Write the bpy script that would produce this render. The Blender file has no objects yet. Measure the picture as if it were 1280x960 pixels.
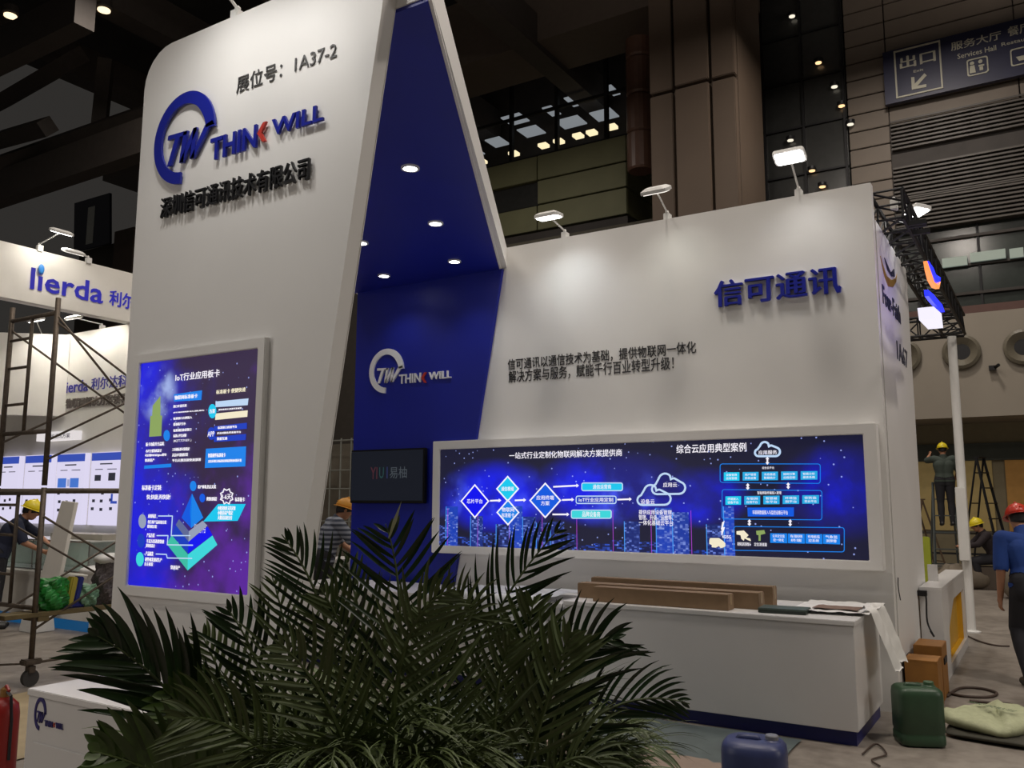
import bpy, bmesh, math, random
import numpy as np
from mathutils import Vector, Matrix
random.seed(7)
SC = bpy.context.scene
COL = SC.collection
R = math.radians
# ---------------- camera ----------------
FPX, HC = 1072.0, 1.65
_p, _a, _r = R(7.76), R(31.8), R(0.15)
CF = Vector((-math.sin(_a)*math.cos(_p), math.cos(_a)*math.cos(_p), math.sin(_p)))
_rt = Vector((math.cos(_a), math.sin(_a), 0)); _up = _rt.cross(CF)
CR = _rt*math.cos(_r)+_up*math.sin(_r); CU = _up*math.cos(_r)-_rt*math.sin(_r)
CAMP = Vector((0, 0, HC))
cd = bpy.data.cameras.new('camera'); cam = bpy.data.objects.new('camera', cd); COL.objects.link(cam)
cd.sensor_width = 36; cd.lens = FPX*36/1280; cd.clip_end = 300
cam.matrix_world = Matrix((( CR.x, CU.x, -CF.x, 0), (CR.y, CU.y, -CF.y, 0), (CR.z, CU.z, -CF.z, HC), (0, 0, 0, 1)))
SC.camera = cam
# ---------------- world, hall lights, exposure ----------------
SC.view_settings.view_transform = 'Standard'; SC.view_settings.look = 'None'
SC.view_settings.gamma = 1; SC.view_settings.use_curve_mapping = False
SC.view_settings.exposure = -0.2
wd = bpy.data.worlds.new('world'); SC.world = wd; wd.use_nodes = True
wd.node_tree.nodes['Background'].inputs[0].default_value = (1.0, 0.93, 0.86, 1)
wd.node_tree.nodes['Background'].inputs[1].default_value = 0.032
def area_light(name, loc, size, watts, color, rot=(0, 0, 0)):
    l = bpy.data.lights.new(name, 'AREA'); l.shape = 'DISK'; l.size = size; l.energy = watts; l.color = color
    o = bpy.data.objects.new(name, l); COL.objects.link(o); o.location = loc; o.rotation_euler = rot
    return o
for x, y, w in ((-6, -3, 230), (3, -3, 150), (-8, 5.0, 260), (-2.5, 4.6, 480), (6, 6, 650), (1.5, 10, 200), (-5, 13, 300), (-16, 11, 450), (-2, 19, 500), (-14, 18, 150)):
    area_light('high_bay_light', (x, y, 13.5), 1.2, w, (1.0, 0.9, 0.8))
for x, y, w in ((-4, 4, 260), (-16, 10, 90), (-7, 13, 230), (1, 20, 160)):  # upward fill added to lift the dark ceiling, no such fixtures in the hall
    area_light('ceiling_fill', (x, y, 13.8), 2.5, w, (1.0, 0.88, 0.78), (math.pi, 0, 0))
def spot(name, loc, target, watts, color, ang=110, blend=0.6, rad=0.06):
    l = bpy.data.lights.new(name, 'SPOT'); l.energy = watts; l.color = color; l.spot_size = R(ang); l.spot_blend = blend
    l.shadow_soft_size = rad
    o = bpy.data.objects.new(name, l); COL.objects.link(o); o.location = loc
    o.rotation_euler = (Vector(target)-Vector(loc)).to_track_quat('-Z', 'Y').to_euler()
    return o
for nm, loc, tgt, w in (('booth_side_fill', (-7.5, -2.5, 3.2), (-4, 3, 1.2), 62), ('booth_side_fill', (5.5, 5.5, 3.4), (-1, 8, 1.2), 75)):  # soft fill added for tower and side faces, standing for unseen lit booths
    o = area_light(nm, loc, 2.2, w, (1, .93, .86)); o.rotation_euler = (Vector(tgt)-Vector(loc)).to_track_quat('-Z', 'Y').to_euler()
# ---------------- pixel helpers: a photo pixel seen on a real plane ----------------
def ray(x, y): return CF+CR*((x-640)/FPX)-CU*((y-480)/FPX)
def onY(x, y, Y): d = ray(x, y); return CAMP+d*(Y/d.y)
def onX(x, y, X): d = ray(x, y); return CAMP+d*(X/d.x)
def onZ(x, y, Z=0): d = ray(x, y); return CAMP+d*((Z-HC)/d.z)
def dep(x, y, d): return CAMP+ray(x, y)*d
# ---------------- materials ----------------
MATS = {}
def mat(name, col, rough=0.6, metal=0.0, em=None, es=0.0, var=0.06, scale=6.0, bump=0.0, bscale=60.0, alpha=None, trans=0.0, spec=0.5, coat=0.0):
    if name in MATS: return MATS[name]
    m = bpy.data.materials.new(name); m.use_nodes = True; MATS[name] = m
    nt = m.node_tree; b = nt.nodes['Principled BSDF']
    b.inputs['Base Color'].default_value = (*col, 1); b.inputs['Roughness'].default_value = rough
    b.inputs['Metallic'].default_value = metal; b.inputs['Specular IOR Level'].default_value = spec
    b.inputs['Coat Weight'].default_value = coat
    if trans: b.inputs['Transmission Weight'].default_value = trans
    if alpha is not None: b.inputs['Alpha'].default_value = alpha
    if em:
        b.inputs['Emission Color'].default_value = (*em, 1); b.inputs['Emission Strength'].default_value = es
    if var:
        tc = nt.nodes.new('ShaderNodeTexCoord'); n = nt.nodes.new('ShaderNodeTexNoise')
        n.inputs['Scale'].default_value = scale; n.inputs['Detail'].default_value = 5
        nt.links.new(tc.outputs['Object'], n.inputs['Vector'])
        mr = nt.nodes.new('ShaderNodeMapRange'); mr.inputs['To Min'].default_value = 1-var; mr.inputs['To Max'].default_value = 1+var
        mr.inputs['From Min'].default_value = 0.3; mr.inputs['From Max'].default_value = 0.7
        nt.links.new(n.outputs['Fac'], mr.inputs['Value'])
        mx = nt.nodes.new('ShaderNodeVectorMath'); mx.operation = 'SCALE'; mx.inputs[0].default_value = col
        nt.links.new(mr.outputs[0], mx.inputs['Scale']); nt.links.new(mx.outputs[0], b.inputs['Base Color'])
    if bump:
        tc = nt.nodes.new('ShaderNodeTexCoord'); n = nt.nodes.new('ShaderNodeTexNoise'); n.inputs['Scale'].default_value = bscale
        nt.links.new(tc.outputs['Object'], n.inputs['Vector'])
        bp = nt.nodes.new('ShaderNodeBump'); bp.inputs['Strength'].default_value = bump; bp.inputs['Distance'].default_value = 0.01
        nt.links.new(n.outputs['Fac'], bp.inputs['Height']); nt.links.new(bp.outputs[0], b.inputs['Normal'])
    return m
def s2l(r, g, b): return tuple(((c/255)/12.92 if c/255 <= .04045 else ((c/255+.055)/1.055)**2.4) for c in (r, g, b))
def glow(name, rgb, st=1.0):
    return mat(name, (0.01, 0.01, 0.01), 0.4, em=s2l(*rgb), es=st*1.12, var=0, spec=0.2)
WHITE = mat('white_paint', (0.78, 0.77, 0.75), 0.5, var=0.02, scale=2)
WHITE2 = mat('white_laminate', (0.74, 0.73, 0.72), 0.25, var=0.02, scale=3)
BLUE = mat('royal_blue_paint', s2l(14, 30, 150), 0.45, var=0.05, scale=2)
LOGOB = mat('logo_blue_acrylic', s2l(28, 38, 150), 0.3, var=0.02)
LOGOR = mat('logo_red_acrylic', s2l(190, 60, 50), 0.35, var=0.02)
BLACK = mat('black_acrylic', (0.012, 0.012, 0.014), 0.35, var=0.02)
LWHITE = mat('white_acrylic', (0.85, 0.85, 0.88), 0.3, var=0.02)
STEEL = mat('scaffold_steel', s2l(95, 85, 75), 0.55, metal=0.6, var=0.2, scale=30)
DARKM = mat('dark_metal', (0.02, 0.02, 0.022), 0.5, metal=0.5, var=0.1)
LAMPW = mat('lamp_white_metal', (0.75, 0.75, 0.73), 0.35, var=0.03)
LENS = mat('flood_lens', (0.9, 0.9, 0.9), 0.3, em=(1, 0.98, 0.95), es=9.0, var=0)
LENSOFF = mat('flood_lens_dim', (0.8, 0.8, 0.8), 0.3, em=(1, 0.95, 0.85), es=1.3, var=0)
GLASSD = mat('dark_glass', (0.035, 0.036, 0.035), 0.25, var=0.1, spec=0.6)
CARD = mat('brown_cardboard', s2l(128, 104, 78), 0.8, var=0.06, scale=15)
LEAF = mat('palm_leaf', s2l(30, 48, 22), 0.27, var=0.35, scale=5, spec=0.5)
LEAF2 = mat('palm_leaf_light', s2l(60, 80, 30), 0.42, var=0.3, scale=5)
STEM = mat('palm_stem', s2l(70, 84, 40), 0.5, var=0.2, scale=9)
# ---------------- object helpers ----------------
ORG = {}
def tag(o, label=None, cat=None, group=None, kind=None):
    if label: o['label'] = label
    if cat: o['category'] = cat
    if group: o['group'] = group
    if kind: o['kind'] = kind
    return o
def thing(name, label, cat, loc=(0, 0, 0), rotz=0, group=None, local=False, rot=None):
    o = bpy.data.objects.new(name, None); COL.objects.link(o); o.empty_display_size = 0.1
    o.location = loc; o.rotation_euler = rot if rot else (0, 0, rotz)
    ORG[o.name] = Vector((0, 0, 0)) if local else Vector(loc)
    return tag(o, label, cat, group)
def link_mesh(name, me, m, parent=None, smooth=False):
    n = len(me.vertices)
    co = np.empty(n*3, dtype=np.float32); me.vertices.foreach_get('co', co); co = co.reshape(-1, 3)
    c = (co.min(0)+co.max(0))/2 if n else np.zeros(3)
    co -= c; me.vertices.foreach_set('co', co.ravel())
    o = bpy.data.objects.new(name, me); COL.objects.link(o)
    c = Vector([float(v) for v in c]); ORG[o.name] = c
    if parent:
        o.parent = parent; o.location = c-ORG[parent.name]
    else: o.location = c
    if m:
        ms = m if isinstance(m, (list, tuple)) else [m]
        me.materials.clear()
        for k in ms: me.materials.append(k)
    if smooth: me.polygons.foreach_set('use_smooth', [True]*len(me.polygons))
    me.update()
    return o
class MB:
    def __init__(s): s.v = []; s.f = []; s.mi = []; s.cur = 0
    def add(s, vs, fs):
        n = len(s.v); s.v += [tuple(v) for v in vs]; s.f += [tuple(n+i for i in f) for f in fs]; s.mi += [s.cur]*len(fs); return s
    def box(s, a, b, M=None):
        x0, y0, z0 = a; x1, y1, z1 = b
        vs = [Vector(p) for p in ((x0,y0,z0),(x1,y0,z0),(x1,y1,z0),(x0,y1,z0),(x0,y0,z1),(x1,y0,z1),(x1,y1,z1),(x0,y1,z1))]
        if M: vs = [M @ v for v in vs]
        return s.add(vs, ((0,3,2,1),(4,5,6,7),(0,1,5,4),(1,2,6,5),(2,3,7,6),(3,0,4,7)))
    def prism(s, pts, axis, a, b):
        """polygon pts (u,v) extruded along axis from a to b. axis y: (x,z); axis z: (x,y); axis x: (y,z)"""
        def P(u, v, w): return (u, w, v) if axis == 'y' else ((u, v, w) if axis == 'z' else (w, u, v))
        n = len(pts); vs = [P(u, v, a) for u, v in pts]+[P(u, v, b) for u, v in pts]
        fs = [tuple(range(n)), tuple(range(2*n-1, n-1, -1))]+[(i, (i+1) % n+0, (i+1) % n+n, i+n) for i in range(n)]
        return s.add(vs, fs)
    def tube(s, pts, rad, n=8, cap=True):
        pts = [Vector(p) for p in pts]; k = len(pts)
        rs = rad if isinstance(rad, (list, tuple)) else [rad]*k
        up = None; vs = []
        for i, p in enumerate(pts):
            t = (pts[min(i+1, k-1)]-pts[max(i-1, 0)]).normalized()
            if up is None:
                up = Vector((0, 0, 1)) if abs(t.z) < 0.9 else Vector((1, 0, 0))
            sd = t.cross(up).normalized(); up = sd.cross(t).normalized()
            for j in range(n):
                a = 2*math.pi*j/n; vs.append(p+sd*math.cos(a)*rs[i]+up*math.sin(a)*rs[i])
        fs = []
        for i in range(k-1):
            for j in range(n):
                a = i*n+j; b = i*n+(j+1) % n; fs.append((a, b, b+n, a+n))
        if cap: fs += [tuple(range(n-1, -1, -1)), tuple(range((k-1)*n, k*n))]
        return s.add(vs, fs)
    def ell(s, c, r, n=12, m=8, M=None):
        c = Vector(c); rx, ry, rz = (r, r, r) if not isinstance(r, (tuple, list)) else r
        vs = []
        for i in range(m+1):
            th = math.pi*i/m
            for j in range(n):
                a = 2*math.pi*j/n; v = Vector((rx*math.sin(th)*math.cos(a), ry*math.sin(th)*math.sin(a), rz*math.cos(th)))
                vs.append(c+(M @ v if M else v))
        fs = [(i*n+j, (i+1)*n+j, (i+1)*n+(j+1) % n, i*n+(j+1) % n) for i in range(m) for j in range(n)]
        return s.add(vs, fs)
    def lathe(s, prof, n=20, c=(0, 0, 0), sx=1, sy=1):
        vs = [(c[0]+r*math.cos(2*math.pi*j/n)*sx, c[1]+r*math.sin(2*math.pi*j/n)*sy, c[2]+z) for r, z in prof for j in range(n)]
        k = len(prof); fs = [(i*n+j, i*n+(j+1) % n, (i+1)*n+(j+1) % n, (i+1)*n+j) for i in range(k-1) for j in range(n)]
        fs += [tuple(range(n-1, -1, -1)), tuple(range((k-1)*n, k*n))]
        return s.add(vs, fs)
    def build(s, name, m, parent=None, smooth=False, bevel=0.0, label=None, kind=None, seg=2):
        me = bpy.data.meshes.new(name); me.from_pydata(s.v, [], s.f)
        if any(s.mi): me.polygons.foreach_set('material_index', s.mi)
        bm = bmesh.new(); bm.from_mesh(me)
        bmesh.ops.remove_doubles(bm, verts=bm.verts, dist=1e-5)
        if bevel:
            es = [e for e in bm.edges if len(e.link_faces) == 2 and e.calc_face_angle(0) > 0.6]
            bmesh.ops.bevel(bm, geom=es, offset=bevel, segments=seg, affect='EDGES', clamp_overlap=True)
        bmesh.ops.recalc_face_normals(bm, faces=bm.faces); bm.to_mesh(me); bm.free()
        o = link_mesh(name, me, m, parent, smooth)
        if label: o['label'] = label
        if kind: o['kind'] = kind
        return o
def box(name, a, b, m, parent=None, bevel=0.0, label=None, kind=None):
    return MB().box(a, b).build(name, m, parent, bevel=bevel, label=label, kind=kind)
def copy_tree(o, parent=None):
    c = o.copy(); COL.objects.link(c); c.parent = parent
    if parent: c.matrix_parent_inverse = o.matrix_parent_inverse
    ORG[c.name] = ORG.get(o.name, Vector())
    for ch in list(o.children): copy_tree(ch, c)
    return c
# ---------------- lettering ----------------
_fc = bpy.data.curves.new('lettering', 'FONT'); _fo = bpy.data.objects.new('lettering', _fc); COL.objects.link(_fo)
def _raw(s, ext=0.0, bold=0.0, res=2, bev=0.0):
    _fc.body = s; _fc.size = 1; _fc.extrude = ext; _fc.offset = bold; _fc.resolution_u = res
    bpy.context.view_layer.update()
    dg = bpy.context.evaluated_depsgraph_get()
    return bpy.data.meshes.new_from_object(_fo.evaluated_get(dg), depsgraph=dg)
def text_geo(s, ext, bold, res=2):
    me = _raw(s, ext, bold, res)
    v = [tuple(x.co) for x in me.vertices]; f = [tuple(p.vertices) for p in me.polygons]
    bpy.data.meshes.remove(me); return v, f
def plane_text(s, bl, tr, frame, m, parent, name='lettering', depth=0.0, bold=0.01, split=False, res=2, lift=0.002, shear=0.0, mats=None):
    """s fitted between two corners (world points bl, tr) on a vertical plane; frame=(u dir, normal dir)"""
    u, nrm = Vector(frame[0]), Vector(frame[1])
    cjk = any(ord(c) > 0x2E80 for c in s)
    v, f = text_geo(s, 0.5 if depth else 0.0, 0.0 if cjk else bold, res)
    if cjk and bold:
        v0, f0 = list(v), list(f)
        for kk, (dx, dy) in enumerate(((-bold*.8, 0), (bold*.8, 0), (0, bold*.6))):
            dz = (kk+1)*.0006/(depth or 1)*(-1 if kk == 0 else 1)
            k0 = len(v); v += [(p[0]+dx, p[1]+dy, p[2]+dz) for p in v0]; f += [tuple(i+k0 for i in q) for q in f0]
    if not v: return None
    xs = [p[0]+shear*p[1] for p in v]; ys = [p[1] for p in v]
    x0, x1, y0, y1 = min(xs), max(xs), min(ys), max(ys)
    d = tr-bl; W = d.dot(u); H = d.z
    def T(i):
        a = (xs[i]-x0)/(x1-x0)*W; b = (ys[i]-y0)/(y1-y0)*H
        return bl+u*a+Vector((0, 0, 1))*b+nrm*(lift+((v[i][2]+0.5)*depth if depth else v[i][2]))
    P = [T(i) for i in range(len(v))]
    if not split:
        mb = MB(); mb.add(P, f); return raw_build(mb, name, m, parent)
    pens = []
    for i in range(len(s)+1):
        vv, _ = text_geo(s[:i]+'|', 0, 0); a = max(q[0] for q in vv); vv, _ = text_geo('|', 0, 0); pens.append(a-max(q[0] for q in vv))
    groups = {}
    for face in f:
        cx = sum(v[i][0] for i in face)/len(face); k = 0
        for j in range(len(s)):
            if cx >= pens[j]-0.01: k = j
        groups.setdefault(k, []).append(face)
    out = []
    for k, fs in sorted(groups.items()):
        idx = {}; vs = []; nf = []
        for face in fs:
            for i in face:
                if i not in idx: idx[i] = len(vs); vs.append(P[i])
            nf.append(tuple(idx[i] for i in face))
        mb = MB(); mb.add(vs, nf)
        out.append(raw_build(mb, name, (mats or {}).get(k, m), parent))
    return out
def raw_build(mb, name, m, parent):
    me = bpy.data.meshes.new(name); me.from_pydata(mb.v, [], mb.f); me.update()
    return link_mesh(name, me, m, parent)
FY = ((1, 0, 0), (0, -1, 0))     # planes facing -Y
FX = ((0, 1, 0), (1, 0, 0))      # planes facing +X
def ytext(s, blp, trp, Y, m, parent, **k):
    bl = onY(*blp, Y); tr = onY(*trp, Y); return plane_text(s, bl, tr, FY, m, parent, **k)
def xtext(s, blp, trp, X, m, parent, **k):
    bl = onX(*blp, X); tr = onX(*trp, X); return plane_text(s, bl, tr, FX, m, parent, **k)
def ypoly(pts, Y, m, parent, name, d0=0.002, d1=0.004, label=None):
    """flat shape given by photo pixels on a wall Y=const"""
    q = [(onY(x, y, Y).x, onY(x, y, Y).z) for x, y in pts]
    return MB().prism(q, 'y', Y-d0, Y-d1).build(name, m, parent, label=label)
def rounded(x0, z0, x1, z1, r, n=4):
    out = []
    for cx, cz, a0 in ((x1-r, z1-r, 0), (x0+r, z1-r, 90), (x0+r, z0+r, 180), (x1-r, z0+r, 270)):
        for k in range(n+1):
            a = R(a0+90*k/n); out.append((cx+r*math.cos(a), cz+r*math.sin(a)))
    return out
def ring_prism(outer, inner, axis, a, b):
    """closed loop between two outlines with equal point counts"""
    mb = MB(); n = len(outer)
    def P(u, v, w): return (u, w, v) if axis == 'y' else ((u, v, w) if axis == 'z' else (w, u, v))
    vs = [P(*q, a) for q in outer]+[P(*q, a) for q in inner]+[P(*q, b) for q in outer]+[P(*q, b) for q in inner]
    fs = []
    for i in range(n):
        j = (i+1) % n
        fs += [(i, j, n+j, n+i), (2*n+i, 3*n+i, 3*n+j, 2*n+j), (i, 2*n+i, 2*n+j, j), (n+i, n+j, 3*n+j, 3*n+i)]
    mb.add(vs, fs); return mb
def offset_poly(pts, d):
    n = len(pts); out = []
    for i in range(n):
        p, q, r_ = Vector(pts[i-1]), Vector(pts[i]), Vector(pts[(i+1) % n])
        a = (q-p).normalized(); b = (r_-q).normalized(); na = Vector((-a.y, a.x)); nb = Vector((-b.y, b.x))
        m = (na+nb); m = m.normalized() if m.length > 1e-6 else na
        out.append(tuple(q+m*d/max(0.4, m.dot(na))))
    return out
def logo(parent, blp, trp, Yor, frame, m, depth, lift=0.0, chev=LOGOR, word=True, k='y'):
    """ring with italic TW; corners of the ring's box given as world points"""
    bl, tr = blp, trp; u, nrm = Vector(frame[0]), Vector(frame[1])
    W = (tr-bl).dot(u); H = tr.z-bl.z
    def T(a, b, c): return bl+u*(a*W)+Vector((0, 0, 1))*(b*H)+nrm*(lift+c*depth)
    mb = MB(); N = 40
    vs = []; fs = []
    for i in range(N+1):
        t = i/N; ang = R(4+t*264)
        ro = 1.0; th = .25+.05*max(0, 1-abs(t-.12)/.25)
        ri = ro-th
        for rr, c in ((ro, 0), (ri, 0), (ro, 1), (ri, 1)):
            vs.append(T(0.49+rr*.535*math.cos(ang), 0.5+rr*.59*math.sin(ang), c))
    for i in range(N):
        a = 4*i; b = 4*(i+1)
        fs += [(a, b, b+1, a+1), (a+2, a+3, b+3, b+2), (a, a+2, b+2, b), (a+1, b+1, b+3, a+3)]
    fs += [(0, 1, 3, 2), (4*N, 4*N+2, 4*N+3, 4*N+1)]
    mb.add(vs, fs); mb.build('logo_ring', m, parent)
    def strokes(polys, name):
        q = MB()
        for P in polys:
            n = len(P); vv = [T(a, b, 0) for a, b in P]+[T(a, b, 1) for a, b in P]
            q.add(vv, [tuple(range(n)), tuple(range(2*n-1, n-1, -1))]+[(i, (i+1) % n, (i+1) % n+n, i+n) for i in range(n)])
        q.build(name, m, parent)
    strokes([[(.212,.587),(.55,.574),(.546,.523),(.425,.523),(.202,.528)], [(.341,.525),(.425,.523),(.294,.182),(.222,.186)]], 'letter')
    strokes([[(.49,.574),(.562,.572),(.51,.174),(.437,.182)], [(.445,.182),(.51,.174),(.728,.549),(.716,.576),(.661,.578)],
             [(.661,.578),(.72,.576),(.698,.186),(.625,.189)], [(.632,.189),(.698,.186),(.935,.523),(1.036,.519),(.98,.60),(.859,.564)]], 'letter')
def chevron(parent, bl, tr, frame, m, depth, lift=0.0):
    u, nrm = Vector(frame[0]), Vector(frame[1]); W = (tr-bl).dot(u); H = tr.z-bl.z
    P = [(0, .5), (.62, 1), (1, 1), (.45, .5), (1, 0), (.62, 0)]
    def T(a, b, c): return bl+u*(a*W)+Vector((0, 0, 1))*(b*H)+nrm*(lift+c*depth)
    q = MB(); n = 6; vv = [T(a, b, 0) for a, b in P]+[T(a, b, 1) for a, b in P]
    q.add(vv, [(0, 1, 2, 3), (0, 3, 4, 5), (n+3, n+2, n+1, n), (n+5, n+4, n+3, n)]+[(i, (i+1) % n, (i+1) % n+n, i+n) for i in range(n)])
    q.build('chevron', m, parent, label='red chevron standing for the letter K')
# ================= setting: hall =================
def floor_mat():
    m = bpy.data.materials.new('concrete_floor'); m.use_nodes = True; nt = m.node_tree; b = nt.nodes['Principled BSDF']
    tc = nt.nodes.new('ShaderNodeTexCoord'); n1 = nt.nodes.new('ShaderNodeTexNoise'); n1.inputs['Scale'].default_value = 0.8; n1.inputs['Detail'].default_value = 8
    n2 = nt.nodes.new('ShaderNodeTexNoise'); n2.inputs['Scale'].default_value = 9; n2.inputs['Detail'].default_value = 6
    nt.links.new(tc.outputs['Object'], n1.inputs['Vector']); nt.links.new(tc.outputs['Object'], n2.inputs['Vector'])
    mx = nt.nodes.new('ShaderNodeMath'); mx.operation = 'ADD'; nt.links.new(n1.outputs['Fac'], mx.inputs[0]); nt.links.new(n2.outputs['Fac'], mx.inputs[1])
    cr = nt.nodes.new('ShaderNodeValToRGB'); e = cr.color_ramp.elements
    e[0].position = 0.35; e[0].color = (*s2l(112, 104, 96), 1); e[1].position = 0.65; e[1].color = (*s2l(150, 142, 133), 1)
    h = nt.nodes.new('ShaderNodeMath'); h.operation = 'MULTIPLY'; h.inputs[1].default_value = 0.5
    nt.links.new(mx.outputs[0], h.inputs[0]); nt.links.new(h.outputs[0], cr.inputs[0]); nt.links.new(cr.outputs[0], b.inputs['Base Color'])
    b.inputs['Roughness'].default_value = 0.45
    return m
tag(box('floor', (-34, -8, -0.1), (12, 30, 0), floor_mat()), kind='structure')
CLAD = mat('cladding_panel', s2l(112, 102, 92), 0.6, var=0.08, scale=1.5)
BEIGE = mat('bulkhead_paint', s2l(150, 142, 130), 0.7, var=0.04, scale=1)
HDARK = mat('hall_dark_steel', s2l(62, 57, 54), 0.7, var=0.15, scale=2)
CEILM = mat('hall_ceiling_dark', s2l(48, 45, 43), 0.9, var=0.2, scale=1)
OLIVE = mat('olive_panel', s2l(118, 118, 86), 0.6, var=0.08, scale=1.5)
COLM = mat('column_stone', s2l(90, 76, 64), 0.6, var=0.08, scale=0.8)
SLAT = mat('louver_slat', s2l(72, 66, 60), 0.5, var=0.1)
WB = box('wall_back', (-34, 26.4, 0), (12, 26.6, 22), HDARK, kind='structure')
# right bulkhead with round air nozzles
bk = box('wall_right', (-4.0, 24.0, 3.74), (9, 26.4, 6.35), BEIGE, kind='structure')
def hall_panel(a, b, m, par, name='panel'): return box(name, a, b, m, par, bevel=0.012)
zc = 6.4; row = 0
box('trim_1', (-4.0, 24.02, 6.35), (9, 24.3, 6.55), mat('red_brown_trim', s2l(90, 62, 55), .6), kind='structure')
# green glass strip over the bulkhead
gl = box('window_1', (-4, 24.4, 6.55), (9, 24.5, 8.75), mat('green_dark_glass', s2l(52, 58, 55), .15, var=.1), kind='structure')
for k in range(9): box('mullion', (-4+k*1.45, 24.33, 6.55), (-3.94+k*1.45, 24.42, 8.75), DARKM, gl)
for k in range(3): box('mullion', (-4, 24.3, 6.9+k*.75), (9, 24.4, 6.97+k*.75), HDARK, gl)
for i, (x0, y0, x1, y1) in enumerate(((1178, 330, 1210, 335), (1213, 323, 1258, 329), (1262, 318, 1280, 323))):
    a = onY(x0, y0, 24.28); b = onY(x1, y1, 24.28)
    t = tag(box('ceiling_light', (a.x, 24.2, a.z-.12), (b.x, 24.28, a.z+.12), mat('tube_light', (.3, .35, .3), .4, em=(.55, .7, .62), es=.16, var=0)),
            'dim greenish strip light %s behind the right hall glazing' % ('on the left', 'in the middle', 'at the right edge')[i], 'strip light')
# cladding wall: boards one by one
cw = box('wall_front', (-4.0, 24.25, 8.75), (9, 24.6, 20), HDARK, kind='structure')
lz = [(8.9, 10.05), (10.55, 11.5)]
def zof(x, y): return onY(x, y, 24.0).z
bands = [(zof(1110, 185), zof(1106, 152)), (zof(1113, 249), zof(1111, 211))]
z = 8.75; r_ = 0
xs = [-4.0, -2.95, 0.1, 3.2, 6.2, 9.0]
while z < 19.5:
    h = 0.5
    for k in range(5):
        if k >= 1:
            inb = any(z+h*.5 > lo-.1 and z+h*.5 < hi+.1 for lo, hi in [(8.85, 9.5)]+bands)
            if inb: continue
        hall_panel((xs[k]+.015, 24.12, z+.02), (xs[k+1]-.015, 24.25, z+h-.015), CLAD, cw)
    z += h
# louvres between the boards
for i, (lo, hi) in enumerate([(8.8, 9.6)]+bands):
    mb = MB(); zz = lo-.05
    while zz < hi+.05:
        mb.box((-2.93, 24.1, zz), (9, 24.24, zz+.05)); zz += .11
    mb.build('louver', SLAT, cw, kind='stuff')
# dark glazed shaft
dg = box('window_2', (-7.4, 24.1, 0), (-4.02, 24.2, 20), GLASSD, kind='structure')
for k in range(14): box('mullion', (-7.4, 24.03, 1+k*1.4), (-4.02, 24.1, 1.05+k*1.4), DARKM, dg)
for k in range(4): box('mullion', (-7.4+k*1.1, 24.0, 0), (-7.34+k*1.1, 24.1, 20), DARKM, dg)
LMPW = glow('downlight_warm', (255, 205, 150), 1.6); LMPN = glow('downlight_neutral', (235, 225, 205), 1.3)
for i, (x, y, w) in enumerate(((990, 20, 0), (1023, 78, 1), (1043, 108, 0), (1052, 132, 1), (1063, 155, 0), (988, 175, 0), (1015, 213, 1), (1028, 233, 1))):
    p = onY(x, y, 23.95)
    t = thing('downlight', 'small %s downlight seen in the dark glass shaft, %s from the top' % (('white', 'warm orange')[w], ('first', 'second', 'third', 'fourth', 'fifth', 'sixth', 'seventh', 'eighth')[i]), 'downlight', p, group='lights in the dark glass shaft')
    MB().lathe([(.02, 0), (.11, 0), (.12, .03), (.12, .1), (.02, .1)], 12, (p.x, p.y, p.z)).build('housing', DARKM, t)
    MB().lathe([(.001, 0), (.085, 0), (.085, .02), (.001, .02)], 12, (p.x, p.y, p.z-.025)).build('lens', LMPW if w else LMPN, t)
# big stone column
cl = thing('column', 'huge rectangular stone clad hall column behind the main display wall', 'column', (-7, 20.6, 0))
def cx(x, Y=20.0): return onY(x, 150, Y).x
c0, c1, c2, c3 = cx(812), cx(842), cx(890), cx(921)
box('shaft', (c0, 20.25, 0), (c3, 22.4, 19), COLM, cl)
for zz in (0, 4.1, 8.15, 12.2, 16.2):
    for a, b, pr in ((c0, c1, 0), (c1+.06, c2-.03, .08), (c2, c3, 0)):
        box('panel', (a+.02, 20.0-pr, zz+.04), (b-.02, 20.25, zz+4.0), COLM, cl, bevel=.02)
# brown ribbed duct and olive balcony
q = onY(790, 200, 22)
dk = thing('duct', 'brown ribbed vertical duct beside the stone column', 'duct', (q.x+.02, 22.6, 11.3))
DUCT = mat('brown_duct', s2l(92, 66, 54), .45, var=.1)
yy = 10.0
for k in range(6):
    MB().lathe([(.36, 0), (.40, .06), (.40, 1.10), (.36, 1.16)], 20, (q.x+.02, 22.6, 11.3+k*1.17)).build('duct_segment', DUCT, dk, smooth=False)
ba = thing('balcony', 'olive panelled upper gallery balcony above the main display wall', 'balcony', (-16, 24, 10))
bx1 = onY(783, 200, 24).x
def bz(y0): return onY(700, y0, 24).z
levels = [10.6, 11.5, 12.35, 13.25]
for i in range(3):
    for k in range(5):
        xa = -27+k*(bx1+27)/5; xb = xa+(bx1+27)/5
        dark = (i == 1 and k == 3)
        box('panel', (xa+.02, 24.0+(.12 if dark else 0), levels[i]+.03), (xb-.02, 24.2, levels[i+1]-.03), GLASSD if dark else OLIVE, ba, bevel=.01)
    box('side_panel', (bx1-.12, 24.05, levels[i]+.03), (bx1, 26.3, levels[i+1]-.03), OLIVE, ba, bevel=.01)
box('support_wall', (-27, 25.6, 0), (bx1, 26.2, 10.2), HDARK, ba)
box('soffit', (-27, 24.02, 10.2), (bx1, 26.3, 10.55), HDARK, ba)
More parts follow.
